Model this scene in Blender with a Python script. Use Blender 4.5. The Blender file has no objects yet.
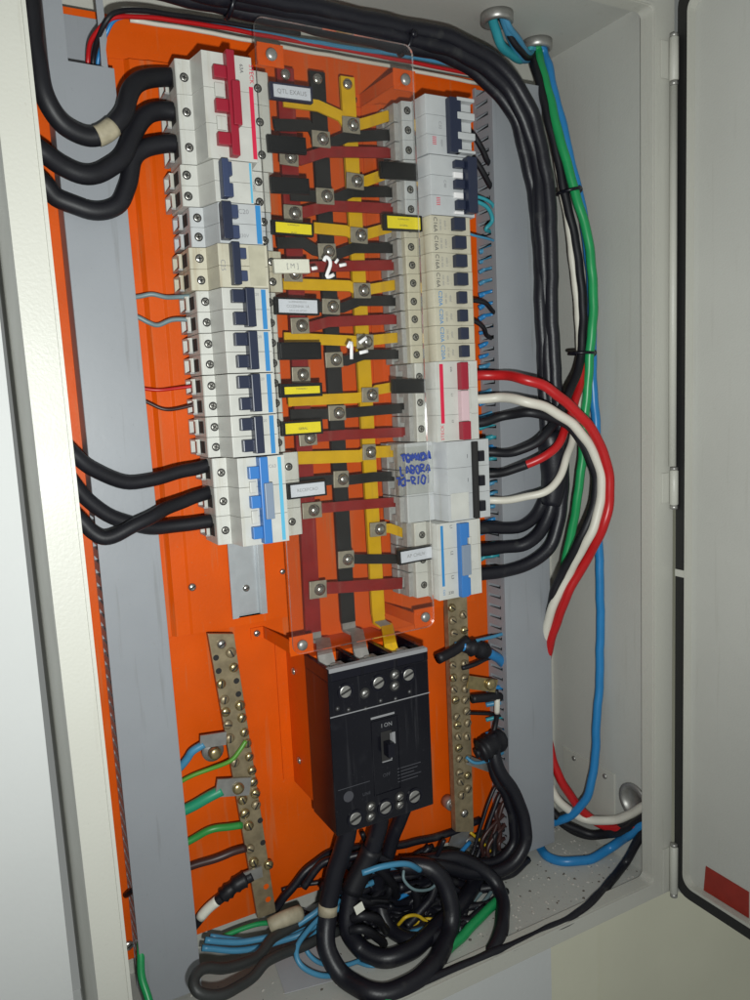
import bpy, bmesh, math, random
from mathutils import Vector, Matrix
random.seed(7)
S = bpy.context.scene
C = S.collection
MM = 0.001
# ------------------------------------------------------------------ camera
# rows: camera right / down / forward in (X right, Z up, N out of the plate); plate is N = 0, camera stands 750 mm in front of it
F = 784.566
R = ((0.87853124, -0.04690474, 0.47537649), (-0.10412329, -0.9900416, 0.09474157), (0.46619868, -0.13273119, -0.87466635))
H = 750.0
def W(X, Z, N): return Vector((X * MM, -N * MM, Z * MM))
def PX(px, py, n):
    """where a spot measured on the photo lies on the plane n mm in front of the mounting plate -> X, Z in mm"""
    a = ((px - 375) / F, (py - 500) / F, 1.0)
    d = [sum(R[i][j] * a[i] for i in range(3)) for j in range(3)]
    k = (H - n) / -d[2]
    return d[0] * k, d[1] * k
cam_d = bpy.data.cameras.new('camera')
cam = bpy.data.objects.new('camera', cam_d); C.objects.link(cam)
def wv(r): return Vector((r[0], -r[2], r[1]))
m = Matrix((wv(R[0]), -wv(R[1]), -wv(R[2]))).transposed().to_4x4()
m.translation = W(0, 0, H)
cam.matrix_world = m
cam_d.sensor_fit = 'VERTICAL'; cam_d.sensor_height = 24; cam_d.lens = F / 1000 * 24
cam_d.clip_start = 0.01; cam_d.clip_end = 100
S.camera = cam

# ------------------------------------------------------------------ materials
def mat(name, col, rough=0.5, metal=0.0, spec=0.5, bump=0.0, bscale=400, var=0.0, vscale=30, dirt=None, coat=0.0, scuff=None):
    M = bpy.data.materials.new(name); M.use_nodes = True
    nt = M.node_tree; b = nt.nodes['Principled BSDF']
    b.inputs['Base Color'].default_value = (*col, 1); b.inputs['Roughness'].default_value = rough
    b.inputs['Metallic'].default_value = metal; b.inputs['Specular IOR Level'].default_value = spec
    b.inputs['Coat Weight'].default_value = coat
    tc = nt.nodes.new('ShaderNodeTexCoord')
    if var or dirt:
        n = nt.nodes.new('ShaderNodeTexNoise'); n.inputs['Scale'].default_value = vscale; n.inputs['Detail'].default_value = 5
        nt.links.new(tc.outputs['Object'], n.inputs['Vector'])
        mx = nt.nodes.new('ShaderNodeMix'); mx.data_type = 'RGBA'
        r = nt.nodes.new('ShaderNodeValToRGB')
        if dirt:
            r.color_ramp.elements[0].position = dirt[1]; r.color_ramp.elements[1].position = min(1, dirt[1] + 0.18)
            mx.inputs['B'].default_value = (*dirt[0], 1)
        else:
            r.color_ramp.elements[0].position = 0.3; r.color_ramp.elements[1].position = 0.7
            mx.inputs['B'].default_value = (*[c * (1 - var) for c in col], 1)
        mx.inputs['A'].default_value = (*col, 1)
        nt.links.new(n.outputs['Fac'], r.inputs['Fac']); nt.links.new(r.outputs['Color'], mx.inputs['Factor'])
        nt.links.new(mx.outputs['Result'], b.inputs['Base Color'])
    if scuff:                                    # thin directional scuffs, dusty specks and uneven sheen that belong to the surface
        sc_, amt, thr = scuff
        src = b.inputs['Base Color'].links[0].from_socket if b.inputs['Base Color'].links else None
        for k, (vs, sc2, lo, hi, a_) in enumerate((((1, 1, .06), 140, thr, thr + .10, amt), ((1, .4, 1), 420, .66, .74, amt * .8), ((1, 1, 1), 6, .45, .8, amt * .35))):
            mp = nt.nodes.new('ShaderNodeMapping'); mp.inputs['Scale'].default_value = vs; mp.inputs['Rotation'].default_value = (.1, .35 * (k + 1), .2)
            nz = nt.nodes.new('ShaderNodeTexNoise'); nz.inputs['Scale'].default_value = sc2; nz.inputs['Detail'].default_value = 4
            mr = nt.nodes.new('ShaderNodeMapRange'); mr.inputs['From Min'].default_value = lo; mr.inputs['From Max'].default_value = hi; mr.inputs['To Max'].default_value = a_
            mx2 = nt.nodes.new('ShaderNodeMix'); mx2.data_type = 'RGBA'; mx2.inputs['A'].default_value = (*col, 1); mx2.inputs['B'].default_value = (*sc_, 1)
            nt.links.new(tc.outputs['Object'], mp.inputs['Vector']); nt.links.new(mp.outputs[0], nz.inputs['Vector']); nt.links.new(nz.outputs['Fac'], mr.inputs['Value'])
            nt.links.new(mr.outputs['Result'], mx2.inputs['Factor'])
            if src: nt.links.new(src, mx2.inputs['A'])
            src = mx2.outputs['Result']
        nt.links.new(src, b.inputs['Base Color'])
        rn = nt.nodes.new('ShaderNodeTexNoise'); rn.inputs['Scale'].default_value = 18; rn.inputs['Detail'].default_value = 6
        rr = nt.nodes.new('ShaderNodeMapRange'); rr.inputs['To Min'].default_value = rough - .14; rr.inputs['To Max'].default_value = min(1, rough + .16)
        nt.links.new(tc.outputs['Object'], rn.inputs['Vector']); nt.links.new(rn.outputs['Fac'], rr.inputs['Value']); nt.links.new(rr.outputs['Result'], b.inputs['Roughness'])
    if bump:
        n2 = nt.nodes.new('ShaderNodeTexNoise'); n2.inputs['Scale'].default_value = bscale; n2.inputs['Detail'].default_value = 2
        nt.links.new(tc.outputs['Object'], n2.inputs['Vector'])
        bp = nt.nodes.new('ShaderNodeBump'); bp.inputs['Strength'].default_value = bump; bp.inputs['Distance'].default_value = 0.001
        nt.links.new(n2.outputs['Fac'], bp.inputs['Height']); nt.links.new(bp.outputs['Normal'], b.inputs['Normal'])
    return M
PAINT = mat('beige_enamel', (0.50, 0.495, 0.445), 0.42, bump=0.18, bscale=380, var=0.05, vscale=9, scuff=((0.36, 0.34, 0.29), .35, .64))
PAINTD = mat('beige_enamel_inside', (0.48, 0.48, 0.445), 0.5, bump=0.2, bscale=420, var=0.08, vscale=7, scuff=((0.36, 0.35, 0.31), .25, .62))
ORANGE = mat('orange_enamel', (0.70, 0.092, 0.0015), 0.46, spec=0.2, bump=0.12, bscale=350, var=0.16, vscale=16, scuff=((0.45, 0.16, 0.06), .42, .60))
DUCT = mat('grey_pvc', (0.285, 0.30, 0.325), 0.42, bump=0.05, bscale=200, var=0.07, vscale=14, scuff=((0.20, 0.205, 0.21), .5, .60))
WALLW = mat('white_wall_paint', (0.69, 0.70, 0.695), 0.85, bump=0.25, bscale=160, var=0.05, vscale=5)
WALLC = mat('cream_wall_paint', (0.80, 0.78, 0.62), 0.85, bump=0.25, bscale=160, var=0.10, vscale=4)
BODY = mat('light_grey_plastic', (0.58, 0.58, 0.545), 0.45, var=0.13, vscale=55, bump=0.05, bscale=900, scuff=((0.40, 0.37, 0.29), .5, .58))
CREAM = mat('aged_cream_plastic', (0.56, 0.53, 0.42), 0.5, var=0.16, vscale=60, bump=0.05, bscale=900, scuff=((0.34, 0.27, 0.17), .6, .56))
CREAMD = mat('soiled_cream_panel', (0.47, 0.44, 0.33), 0.55, var=0.2, vscale=90)
BODYB = mat('bluish_grey_plastic', (0.50, 0.515, 0.525), 0.45, var=0.12, vscale=55, scuff=((0.36, 0.36, 0.33), .4, .58))
SHROUD = mat('grey_terminal_shroud', (0.30, 0.29, 0.29), 0.5, var=0.3, vscale=120)
HOLE = mat('dark_opening', (0.015, 0.014, 0.014), 0.8)
BLACK = mat('black_cable_jacket', (0.010, 0.010, 0.014), 0.5, spec=0.4, bump=0.06, bscale=600, var=0.4, vscale=40)
BLACK2 = mat('dusty_black_jacket', (0.008, 0.008, 0.013), 0.42, spec=0.45, bump=0.12, bscale=500, dirt=((0.035, 0.035, 0.036), 0.6), vscale=55)
BPLAST = mat('black_moulded_plastic', (0.006, 0.006, 0.011), 0.3, spec=0.4, bump=0.05, bscale=700, dirt=((0.016, 0.016, 0.02), 0.6), vscale=45)
NAVY = mat('dark_blue_toggle', (0.018, 0.024, 0.05), 0.35)
SLATE = mat('slate_blue_toggle', (0.035, 0.05, 0.11), 0.4)
RED = mat('dark_red_toggle', (0.30, 0.012, 0.03), 0.38)
REDB = mat('red_print', (0.62, 0.015, 0.06), 0.5)
BLUE = mat('blue_toggle', (0.035, 0.17, 0.47), 0.38)
BLUEG = mat('worn_grey_blue_toggle', (0.20, 0.25, 0.33), 0.4)
CYAN = mat('light_blue_print', (0.10, 0.42, 0.62), 0.5)
BLUEP = mat('blue_print', (0.03, 0.22, 0.50), 0.5)
PINK = mat('pale_pink_plastic', (0.62, 0.44, 0.47), 0.3)
INK = mat('dark_ink', (0.05, 0.05, 0.06), 0.7)
INKG = mat('grey_ink', (0.24, 0.24, 0.25), 0.7)
MARK = mat('blue_marker', (0.012, 0.05, 0.36), 0.6)
WPAINT = mat('white_correction_paint', (0.82, 0.80, 0.80), 0.6)
TAGW = mat('white_paper_insert', (0.60, 0.62, 0.68), 0.55, var=0.06, vscale=200)
TAGWW = mat('ivory_plastic', (0.74, 0.73, 0.64), 0.5)
YEL = mat('yellow_insert', (0.80, 0.66, 0.01), 0.5, var=0.06, vscale=120)
TFRAME = mat('black_tag_plastic', (0.006, 0.006, 0.007), 0.42, spec=0.3)
TFRAMEB = mat('navy_tag_plastic', (0.018, 0.018, 0.045), 0.4)
BR = mat('dark_red_busbar_sleeve', (0.26, 0.011, 0.010), 0.34, var=0.25, vscale=60, scuff=((0.30, 0.10, 0.08), .3, .62))
BK = mat('black_busbar_sleeve', (0.013, 0.012, 0.012), 0.42, var=0.3, vscale=60)
BY = mat('yellow_busbar_sleeve', (0.70, 0.41, 0.003), 0.36, var=0.14, vscale=60, scuff=((0.40, 0.22, 0.03), .4, .62))
TIN = mat('tinned_copper', (0.36, 0.34, 0.32), 0.45, metal=0.4, var=0.3, vscale=120)
CLAMP = mat('dull_nickel_plate', (0.40, 0.36, 0.28), 0.45, metal=0.45, var=0.3, vscale=150)
SCREW = mat('zinc_screw', (0.58, 0.56, 0.52), 0.26, metal=0.9, var=0.25, vscale=200)
SCREWD = mat('dull_terminal_screw', (0.36, 0.35, 0.32), 0.38, metal=0.8, var=0.3, vscale=200)
BRASS = mat('aged_brass', (0.36, 0.29, 0.18), 0.42, metal=0.5, var=0.35, vscale=120)
BRASSY = mat('yellow_brass_screw', (0.52, 0.42, 0.22), 0.3, metal=0.85, var=0.3, vscale=150)
RAIL = mat('zinc_rail', (0.55, 0.58, 0.60), 0.36, metal=0.55, var=0.14, vscale=60)
GALV = mat('galvanised_fitting', (0.42, 0.41, 0.39), 0.4, metal=0.7, var=0.25, vscale=100)
CRED = mat('red_insulation', (0.48, 0.010, 0.012), 0.36, var=0.12, vscale=40)
CWHITE = mat('white_insulation', (0.66, 0.63, 0.55), 0.42, var=0.08, vscale=40)
CGREEN = mat('green_insulation', (0.014, 0.31, 0.095), 0.36, var=0.15, vscale=40)
CTEAL = mat('teal_insulation', (0.02, 0.30, 0.16), 0.4, var=0.15, vscale=40)
CBLUE = mat('blue_insulation', (0.02, 0.21, 0.50), 0.36, var=0.12, vscale=40)
CSKY = mat('light_blue_insulation', (0.06, 0.25, 0.42), 0.4, var=0.15, vscale=40)
CGREY = mat('grey_blue_insulation', (0.17, 0.25, 0.27), 0.42, var=0.12, vscale=40)
CCYAN = mat('turquoise_insulation', (0.03, 0.30, 0.36), 0.42, var=0.15, vscale=40)
CYELL = mat('yellow_insulation', (0.60, 0.40, 0.02), 0.42)
CBROWN = mat('dark_brown_insulation', (0.045, 0.018, 0.016), 0.42)
TANTAPE = mat('tan_tape', (0.42, 0.37, 0.26), 0.6, var=0.3, vscale=120)
GASK = mat('black_rubber', (0.010, 0.010, 0.010), 0.55, bump=0.1, bscale=300)
LABR = mat('red_sticker', (0.30, 0.018, 0.008), 0.5, var=0.2, vscale=60)
LABW = mat('pale_sticker', (0.50, 0.50, 0.52), 0.6)
DEB = mat('plaster_crumbs', (0.45, 0.43, 0.39), 0.9)
DEBD = mat('dark_crumbs', (0.10, 0.085, 0.07), 0.9)
PAPER = mat('grey_white_card', (0.42, 0.42, 0.44), 0.7, var=0.1, vscale=30)
def glass(name, tint, gl, haze=0.0):
    M = bpy.data.materials.new(name); M.use_nodes = True; nt = M.node_tree
    for n in list(nt.nodes): nt.nodes.remove(n)
    o = nt.nodes.new('ShaderNodeOutputMaterial'); t = nt.nodes.new('ShaderNodeBsdfTransparent'); g = nt.nodes.new('ShaderNodeBsdfGlossy')
    f = nt.nodes.new('ShaderNodeFresnel'); f.inputs['IOR'].default_value = 1.35; mx = nt.nodes.new('ShaderNodeMixShader')
    t.inputs['Color'].default_value = (*tint, 1); g.inputs['Roughness'].default_value = 0.08; g.inputs['Color'].default_value = (gl, gl, gl, 1)
    nt.links.new(f.outputs[0], mx.inputs[0]); nt.links.new(t.outputs[0], mx.inputs[1]); nt.links.new(g.outputs[0], mx.inputs[2]); d = nt.nodes.new('ShaderNodeBsdfDiffuse'); d.inputs['Color'].default_value = (.6, .6, .6, 1); m2 = nt.nodes.new('ShaderNodeMixShader')
    tc = nt.nodes.new('ShaderNodeTexCoord'); nz = nt.nodes.new('ShaderNodeTexNoise'); nz.inputs['Scale'].default_value = 22; nz.inputs['Detail'].default_value = 6
    mr = nt.nodes.new('ShaderNodeMapRange'); mr.inputs['From Min'].default_value = .35; mr.inputs['From Max'].default_value = .75; mr.inputs['To Min'].default_value = haze * .4; mr.inputs['To Max'].default_value = haze * 1.8
    nt.links.new(tc.outputs['Object'], nz.inputs['Vector']); nt.links.new(nz.outputs['Fac'], mr.inputs['Value']); nt.links.new(mr.outputs['Result'], m2.inputs[0])
    nt.links.new(mx.outputs[0], m2.inputs[1]); nt.links.new(d.outputs[0], m2.inputs[2]); nt.links.new(m2.outputs[0], o.inputs[0])
    return M
ACRYL = glass('clear_acrylic', (0.97, 0.97, 0.96), 0.9, 0.005)
ACRED = glass('clear_acrylic_edge', (0.75, 0.75, 0.74), 0.9, 0.22)
SHROUDC = mat('pale_grey_shroud', (0.40, 0.395, 0.385), 0.35, var=0.25, vscale=150)
CASE = mat('black_moulded_case', (0.0028, 0.0028, 0.006), 0.2, spec=0.45, bump=0.03, bscale=700, dirt=((0.009, 0.009, 0.013), 0.62), vscale=60, scuff=((0.035, 0.035, 0.04), .5, .60))

# ------------------------------------------------------------------ mesh builder (all input in mm: X, Z, N)
class MB:
    def __init__(s): s.bm = bmesh.new(); s.mats = []
    def mi(s, m):
        if m not in s.mats: s.mats.append(m)
        return s.mats.index(m)
    def _fin(s, faces, m, smooth=False):
        i = s.mi(m)
        for f in faces: f.material_index = i; f.smooth = smooth
    def poly(s, pts, z0, z1, m, axis='z', bev=0.0):
        """extrude a closed outline; axis z: pts are (X,N) and run from z0 to z1; axis n: pts are (X,Z) from n z0 to z1"""
        bm = s.bm
        def v(p, k): return W(p[0], k, p[1]) if axis == 'z' else (W(p[0], p[1], k) if axis == 'n' else W(k, p[0], p[1]))
        a = [bm.verts.new(v(p, z0)) for p in pts]; b = [bm.verts.new(v(p, z1)) for p in pts]
        fs = [bm.faces.new(a), bm.faces.new(b[::-1])]
        n = len(pts)
        for i in range(n): fs.append(bm.faces.new((a[i], b[i], b[(i + 1) % n], a[(i + 1) % n])))
        if bev:
            es = list({e for f in fs for e in f.edges})
            r = bmesh.ops.bevel(bm, geom=es, offset=bev * MM, segments=2, profile=0.6, affect='EDGES', clamp_overlap=True)
            fs = list({f for v in r['verts'] if v.is_valid for f in v.link_faces} | {f for f in r['faces'] if f.is_valid} | {f for f in fs if f.is_valid})
        s._fin(fs, m); return s
    def box(s, x0, x1, z0, z1, n0, n1, m, bev=0.0, ang=0.0):
        cx, cz = (x0 + x1) / 2, (z0 + z1) / 2; c, q = math.cos(ang), math.sin(ang)
        pts = [(cx + (x - cx) * c - (z - cz) * q, cz + (x - cx) * q + (z - cz) * c) for x, z in ((x0, z0), (x1, z0), (x1, z1), (x0, z1))]
        return s.poly(pts, n0, n1, m, 'n', bev)
    def quad(s, pts, n0, n1, m, bev=0.0): return s.poly(pts, n0, n1, m, 'n', bev)
    def lathe(s, o, ax, prof, m, seg=16, smooth=True):
        """prof: (distance along ax, radius) mm"""
        bm = s.bm; ax = Vector(ax).normalized(); u = ax.orthogonal().normalized(); w = ax.cross(u)
        rings = []
        for d, r in prof:
            if r <= 1e-6: rings.append([bm.verts.new(o + ax * d * MM)])
            else: rings.append([bm.verts.new(o + ax * d * MM + (u * math.cos(t) + w * math.sin(t)) * r * MM) for t in (2 * math.pi * k / seg for k in range(seg))])
        fs = []
        for a, b in zip(rings, rings[1:]):
            for k in range(seg):
                k2 = (k + 1) % seg
                if len(a) == 1 and len(b) == 1: continue
                if len(a) == 1: fs.append(bm.faces.new((a[0], b[k], b[k2])))
                elif len(b) == 1: fs.append(bm.faces.new((a[k], a[k2], b[0])))
                else: fs.append(bm.faces.new((a[k], a[k2], b[k2], b[k])))
        if len(rings[0]) > 1: fs.append(bm.faces.new(rings[0][::-1]))
        if len(rings[-1]) > 1: fs.append(bm.faces.new(rings[-1]))
        s._fin(fs, m, smooth); return s
    def tube(s, pts, r, m, seg=10, rs=None):
        bm = s.bm; n = len(pts); rings = []
        t0 = (pts[1] - pts[0]).normalized(); u = t0.orthogonal().normalized()
        for i, p in enumerate(pts):
            t = (pts[min(i + 1, n - 1)] - pts[max(i - 1, 0)]).normalized()
            u = (u - t * u.dot(t)).normalized(); w = t.cross(u)
            rr = (rs[i] if rs else r) * MM
            rings.append([bm.verts.new(p + (u * math.cos(a) + w * math.sin(a)) * rr) for a in (2 * math.pi * k / seg for k in range(seg))])
        fs = [bm.faces.new(rings[0][::-1]), bm.faces.new(rings[-1])]
        for a, b in zip(rings, rings[1:]):
            for k in range(seg): fs.append(bm.faces.new((a[k], a[(k + 1) % seg], b[(k + 1) % seg], b[k])))
        s._fin(fs, m, True); return s
    def build(s, name, parent=None):
        bmesh.ops.recalc_face_normals(s.bm, faces=s.bm.faces)
        off = parent_loc(parent) if parent else s._center()
        for v in s.bm.verts: v.co -= off
        me = bpy.data.meshes.new(name); s.bm.to_mesh(me); s.bm.free()
        for m_ in s.mats: me.materials.append(m_)
        o = bpy.data.objects.new(name, me); C.objects.link(o)
        if parent: o.parent = parent
        else: o.location = off
        return o
    def _center(s):
        vs = [v.co for v in s.bm.verts]
        return sum(vs, Vector()) / len(vs)
def parent_loc(p):
    v = Vector()
    while p: v = v + p.location; p = p.parent
    return v
def tag(o, label, cat, group=None):
    o['label'] = label; o['category'] = cat
    if group: o['group'] = group
    return o
def thing(name, label, cat, X, Z, N, group=None):
    o = bpy.data.objects.new(name, None); o.empty_display_size = 0.01; C.objects.link(o); o.location = W(X, Z, N)
    return tag(o, label, cat, group)
def copy_tree(o, delta, label):
    c = o.copy(); C.objects.link(c); c.location = o.location + delta; c['label'] = label
    def rec(a, b):
        for ch in a.children:
            d = ch.copy(); C.objects.link(d); d.parent = b; rec(ch, d)
    rec(o, c); return c
def struct(o): o['kind'] = 'structure'; return o
NRM = Vector((0, -1, 0))
def screw(X, Z, N, r, parent, m=SCREW, slot=True, ang=0.5, name='screw', ring=False, cross=False):
    b = MB(); o = W(X, Z, N)
    if ring: b.lathe(o, NRM, [(0.05, r * 1.5), (0.3, r * 1.5), (0.3, 0)], HOLE, 14, False)
    b.lathe(o, NRM, [(0.1, r), (r * 0.36, r), (r * 0.62, r * 0.8), (r * 0.76, r * 0.4), (r * 0.78, 0)], m, 14)
    if slot:
        for a in ((ang, ang + math.pi / 2) if cross else (ang,)): b.box(X - r * 0.75, X + r * 0.75, Z - r * 0.14, Z + r * 0.14, N + r * 0.3, N + r * 0.82, HOLE, 0, a)
    return b.build(name, parent)
def tscrew(X, Z, N, parent, m=SCREWD, r=2.7):
    b = MB(); o = W(X, Z, N)
    b.lathe(o, NRM, [(0.05, r * 1.4), (0.25, r * 1.4), (0.25, 0)], HOLE, 16, False)
    b.lathe(o, NRM, [(0.15, r), (0.5, r), (0.7, r * 0.8), (0.7, 0)], m, 16, False)
    a = random.uniform(0, 3)
    for q in (a, a + math.pi / 2): b.box(X - r * 0.8, X + r * 0.8, Z - r * 0.16, Z + r * 0.16, N + 0.5, N + 0.8, HOLE, 0, q)
    return b.build('terminal_screw', parent)
# ------------------------------------------------------------------ text
_fc = {}
def text(s, X, Z, N, h, m, parent, ang=0.0, name='lettering', wide=1.0, bold=0.0):
    cu = bpy.data.curves.new('t', 'FONT'); cu.body = s; cu.align_x = 'CENTER'; cu.align_y = 'CENTER'; cu.size = 1.0; cu.extrude = 0.0; cu.offset = bold; cu.resolution_u = 2
    ob = bpy.data.objects.new('t', cu); C.objects.link(ob)
    dg = bpy.context.evaluated_depsgraph_get(); me = bpy.data.meshes.new_from_object(ob.evaluated_get(dg))
    bpy.data.objects.remove(ob); bpy.data.curves.remove(cu)
    off = parent_loc(parent); c, q = math.cos(ang), math.sin(ang); k = h / 0.69
    for v in me.vertices:
        x, z = v.co.x * k * wide, v.co.y * k
        v.co = W(X + x * c - z * q, Z + x * q + z * c, N) - off
    me.materials.clear(); me.materials.append(m); me.name = name
    o = bpy.data.objects.new(name, me); C.objects.link(o); o.parent = parent; return o
STROKES = {'T': [[(0, 1), (1, 1)], [(.5, 1), (.5, 0)]], 'O': [[(.5, 1), (.05, .75), (0, .4), (.25, 0), (.7, 0), (1, .4), (.9, .8), (.5, 1)]],
 'M': [[(0, 0), (.1, 1), (.5, .3), (.9, 1), (1, 0)]], 'A': [[(0, 0), (.5, 1), (1, 0)], [(.2, .4), (.8, .4)]], 'D': [[(0, 0), (0, 1), (.7, .85), (1, .5), (.7, .1), (0, 0)]],
 'L': [[(0, 1), (0, 0), (.9, .05)]], 'B': [[(0, 0), (0, 1), (.8, .8), (.7, .55), (0, .5), (.9, .3), (.7, 0), (0, 0)]], 'R': [[(0, 0), (0, 1), (.8, .9), (.8, .6), (0, .5), (.95, 0)]],
 'I': [[(.5, 0), (.5, 1)]], '-': [[(.1, .5), (.9, .55)]], '1': [[(.1, .65), (.5, 1), (.55, 0)]], '2': [[(.05, .8), (.4, 1), (.8, .85), (.75, .55), (.1, .05), (.5, .0), (1, .1)]]}
def marker(s, X, Z, N, w, h, adv, r, m, parent, ang=0.0, name='handwriting', jit=0.6, slope=0):
    b = MB(); c, q = math.cos(ang), math.sin(ang); x = 0
    for ch in s:
        for st in STROKES.get(ch, []):
            pts = []
            for (a, z) in st:
                lx, lz = x + a * w + slope * z * h + random.uniform(-jit, jit), z * h + random.uniform(-jit, jit)
                pts.append(W(X + lx * c - lz * q, Z + lx * q + lz * c, N))
            pts = smooth(pts, 3)
            for p, p2 in zip(pts, pts[1:]):
                pass
            b.tube(pts, r, m, 6)
        x += adv
    for v in b.bm.verts: v.co.y = -N * MM + (v.co.y + N * MM) * 0.25
    return b.build(name, parent)
def smooth(pts, k=6):
    if len(pts) < 3:
        return [pts[0].lerp(pts[-1], i / k) for i in range(k + 1)]
    q = [pts[0] * 2 - pts[1]] + list(pts) + [pts[-1] * 2 - pts[-2]]; out = []
    for i in range(1, len(q) - 2):
        p0, p1, p2, p3 = q[i - 1:i + 3]
        for j in range(k):
            t = j / k
            out.append(0.5 * ((2 * p1) + (p2 - p0) * t + (2 * p0 - 5 * p1 + 4 * p2 - p3) * t * t + (3 * p1 - p0 - 3 * p2 + p3) * t ** 3))
    out.append(pts[-1]); return out
# ------------------------------------------------------------------ cables: spots (px, py, n) read off the photo, kept inside the box
XL, XR, ZT, ZF, NB, NF = 53.5, 674.0, 386.0, -580.0, -32.0, 150.0
def pt(p, r):
    px, py, n = p
    if n == 'f':
        n = -20
        while n < 145 and PX(px, py, n)[1] < ZF + r + 0.5: n += 0.5
    if n == 'w':
        n = -20
        while n < 145 and PX(px, py, n)[0] > XR - r - 0.5: n += 0.5
    while True:
        X, Z = PX(px, py, n)
        if (X > XR - r - .5 or Z < ZF + r or Z > ZT - r) and n < 140: n += 0.5
        else: break
    return W(X, Z, n)
def zc(v):
    X, Z, N = v.x / MM, v.z / MM, -v.y / MM
    return R[2][0] * X + R[2][1] * Z + R[2][2] * (N - H)
def cpath(pts, wpx, k=7):
    r0 = wpx / 2 * 0.85
    vs = [pt(p, r0) for p in pts]
    r = wpx / 2 * zc(vs[len(vs) // 2]) / F
    path = smooth(vs, k); ph = [random.uniform(0, 6.28) for _ in range(6)]; am = min(.55, r * .12) * MM; out = []; d = 0
    for i, p in enumerate(path):
        d += (p - path[i - 1]).length / MM if i else 0
        e = min(1, i / 4, (len(path) - 1 - i) / 4)
        out.append(p + Vector((math.sin(d / 13 + ph[0]) + .7 * math.sin(d / 5.3 + ph[1]), .5 * math.sin(d / 17 + ph[2]), math.sin(d / 11 + ph[3]) + .7 * math.sin(d / 6.1 + ph[4]))) * am * e)
    return out, r
def cable(name, label, cat, pts, wpx, m, group=None, extra=None, seg=12):
    path, r = cpath(pts, wpx)
    b = MB(); b.tube(path, r, m, seg); o = b.build(name if not extra else 'jacket')
    if not extra: return tag(o, label, cat, group)
    loc = o.location.copy()
    e = bpy.data.objects.new(name, None); e.empty_display_size = .01; C.objects.link(e); e.location = loc; tag(e, label, cat, group)
    o.parent = e; o.location = (0, 0, 0)
    for en, i0, i1, em, sc in extra:          # a length of the path wrapped in tape or sleeve: fractions along it
        a, z = int(i0 * (len(path) - 1)), int(i1 * (len(path) - 1))
        b = MB(); b.tube(path[a:z + 1], r * sc, em, seg); b.build(en, e)
    return e
# ------------------------------------------------------------------ the wall and the cabinet
def ring(b, o, i, n0, n1, m, cut=0, skew=False):
    """a flat rectangular frame, o / i = (x0, x1, z0, z1) outside / inside; cut rounds the inner corners"""
    def loop(r, c):
        x0, x1, z0, z1 = r; out = []
        for cx, cz, a0 in ((x1 - c, z1 - c, 0), (x0 + c, z1 - c, 90), (x0 + c, z0 + c, 180), (x1 - c, z0 + c, 270)):
            for k in range(6):
                a = math.radians(a0 + 18 * k); out.append((cx + c * math.cos(a), cz + c * math.sin(a)))
        return [(x + (0 if x > 360 else (371 - z) / 945 * 8), z) for x, z in out]
    O, I = loop(o, 2.0), loop(i, max(cut, 0.5)); bm = b.bm; fs = []
    L = [[bm.verts.new(W(x, z, n)) for x, z in l] for l, n in ((O, n0), (O, n1), (I, n1), (I, n0))]
    for a, c in ((0, 1), (1, 2), (2, 3), (3, 0)):
        for k in range(len(O)): fs.append(bm.faces.new((L[a][k], L[a][(k + 1) % len(O)], L[c][(k + 1) % len(O)], L[c][k])))
    b._fin(fs, m)
b = MB(); xw = PX(541, 960, 10)[0]
b.box(-900, 46, -1000, 900, -60, 14, WALLW); b.box(46.01, xw, -1000, -596, -60, 30, WALLW); b.box(46.01, 1500, 396, 900, -60, 30, WALLW)
struct(b.build('back_wall'))
b = MB(); b.box(xw + .01, 698, -1000, -596, -90, 20, WALLC); b.box(698.01, 1500, -1000, 395.9, -90, 8, WALLC)
struct(b.build('side_wall'))

cab = thing('electrical_cabinet', 'beige steel electrical cabinet standing open around the orange mounting plate', 'cabinet', 370, -100, 0)
b = MB(); b.box(62, XR, ZF, ZT, NB - 3, NB, PAINT); b.build('back_panel', cab)
b = MB(); b.quad([(49, ZT + 8), (57, ZF - 14), (61, ZF - 14), (53, ZT + 8)], NB - 3, 134, PAINT); b.build('side_panel', cab)
b = MB(); b.box(XR + .01, 690, ZF - 14, ZT + 8, NB - 3, 134, PAINTD); b.build('side_panel', cab)
b = MB(); b.box(XL + .2, XR - .02, ZT, ZT + 8, NB + .02, 134, PAINTD); b.build('top_panel', cab)
b = MB(); b.box(61.4, XR - .02, ZF - 14, ZF, NB + .02, 134, PAINTD); b.build('floor_panel', cab)
b = MB(); ring(b, (48, 691, -595, 395), (73, 660, -574, 371), 134.2, 150, PAINT, 7)
ring(b, (70, 662.5, -576.5, 373.5), (72.6, 660.4, -574.4, 371.4), 149, 152.5, PAINT, 6.5); b.build('front_frame', cab)
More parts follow.
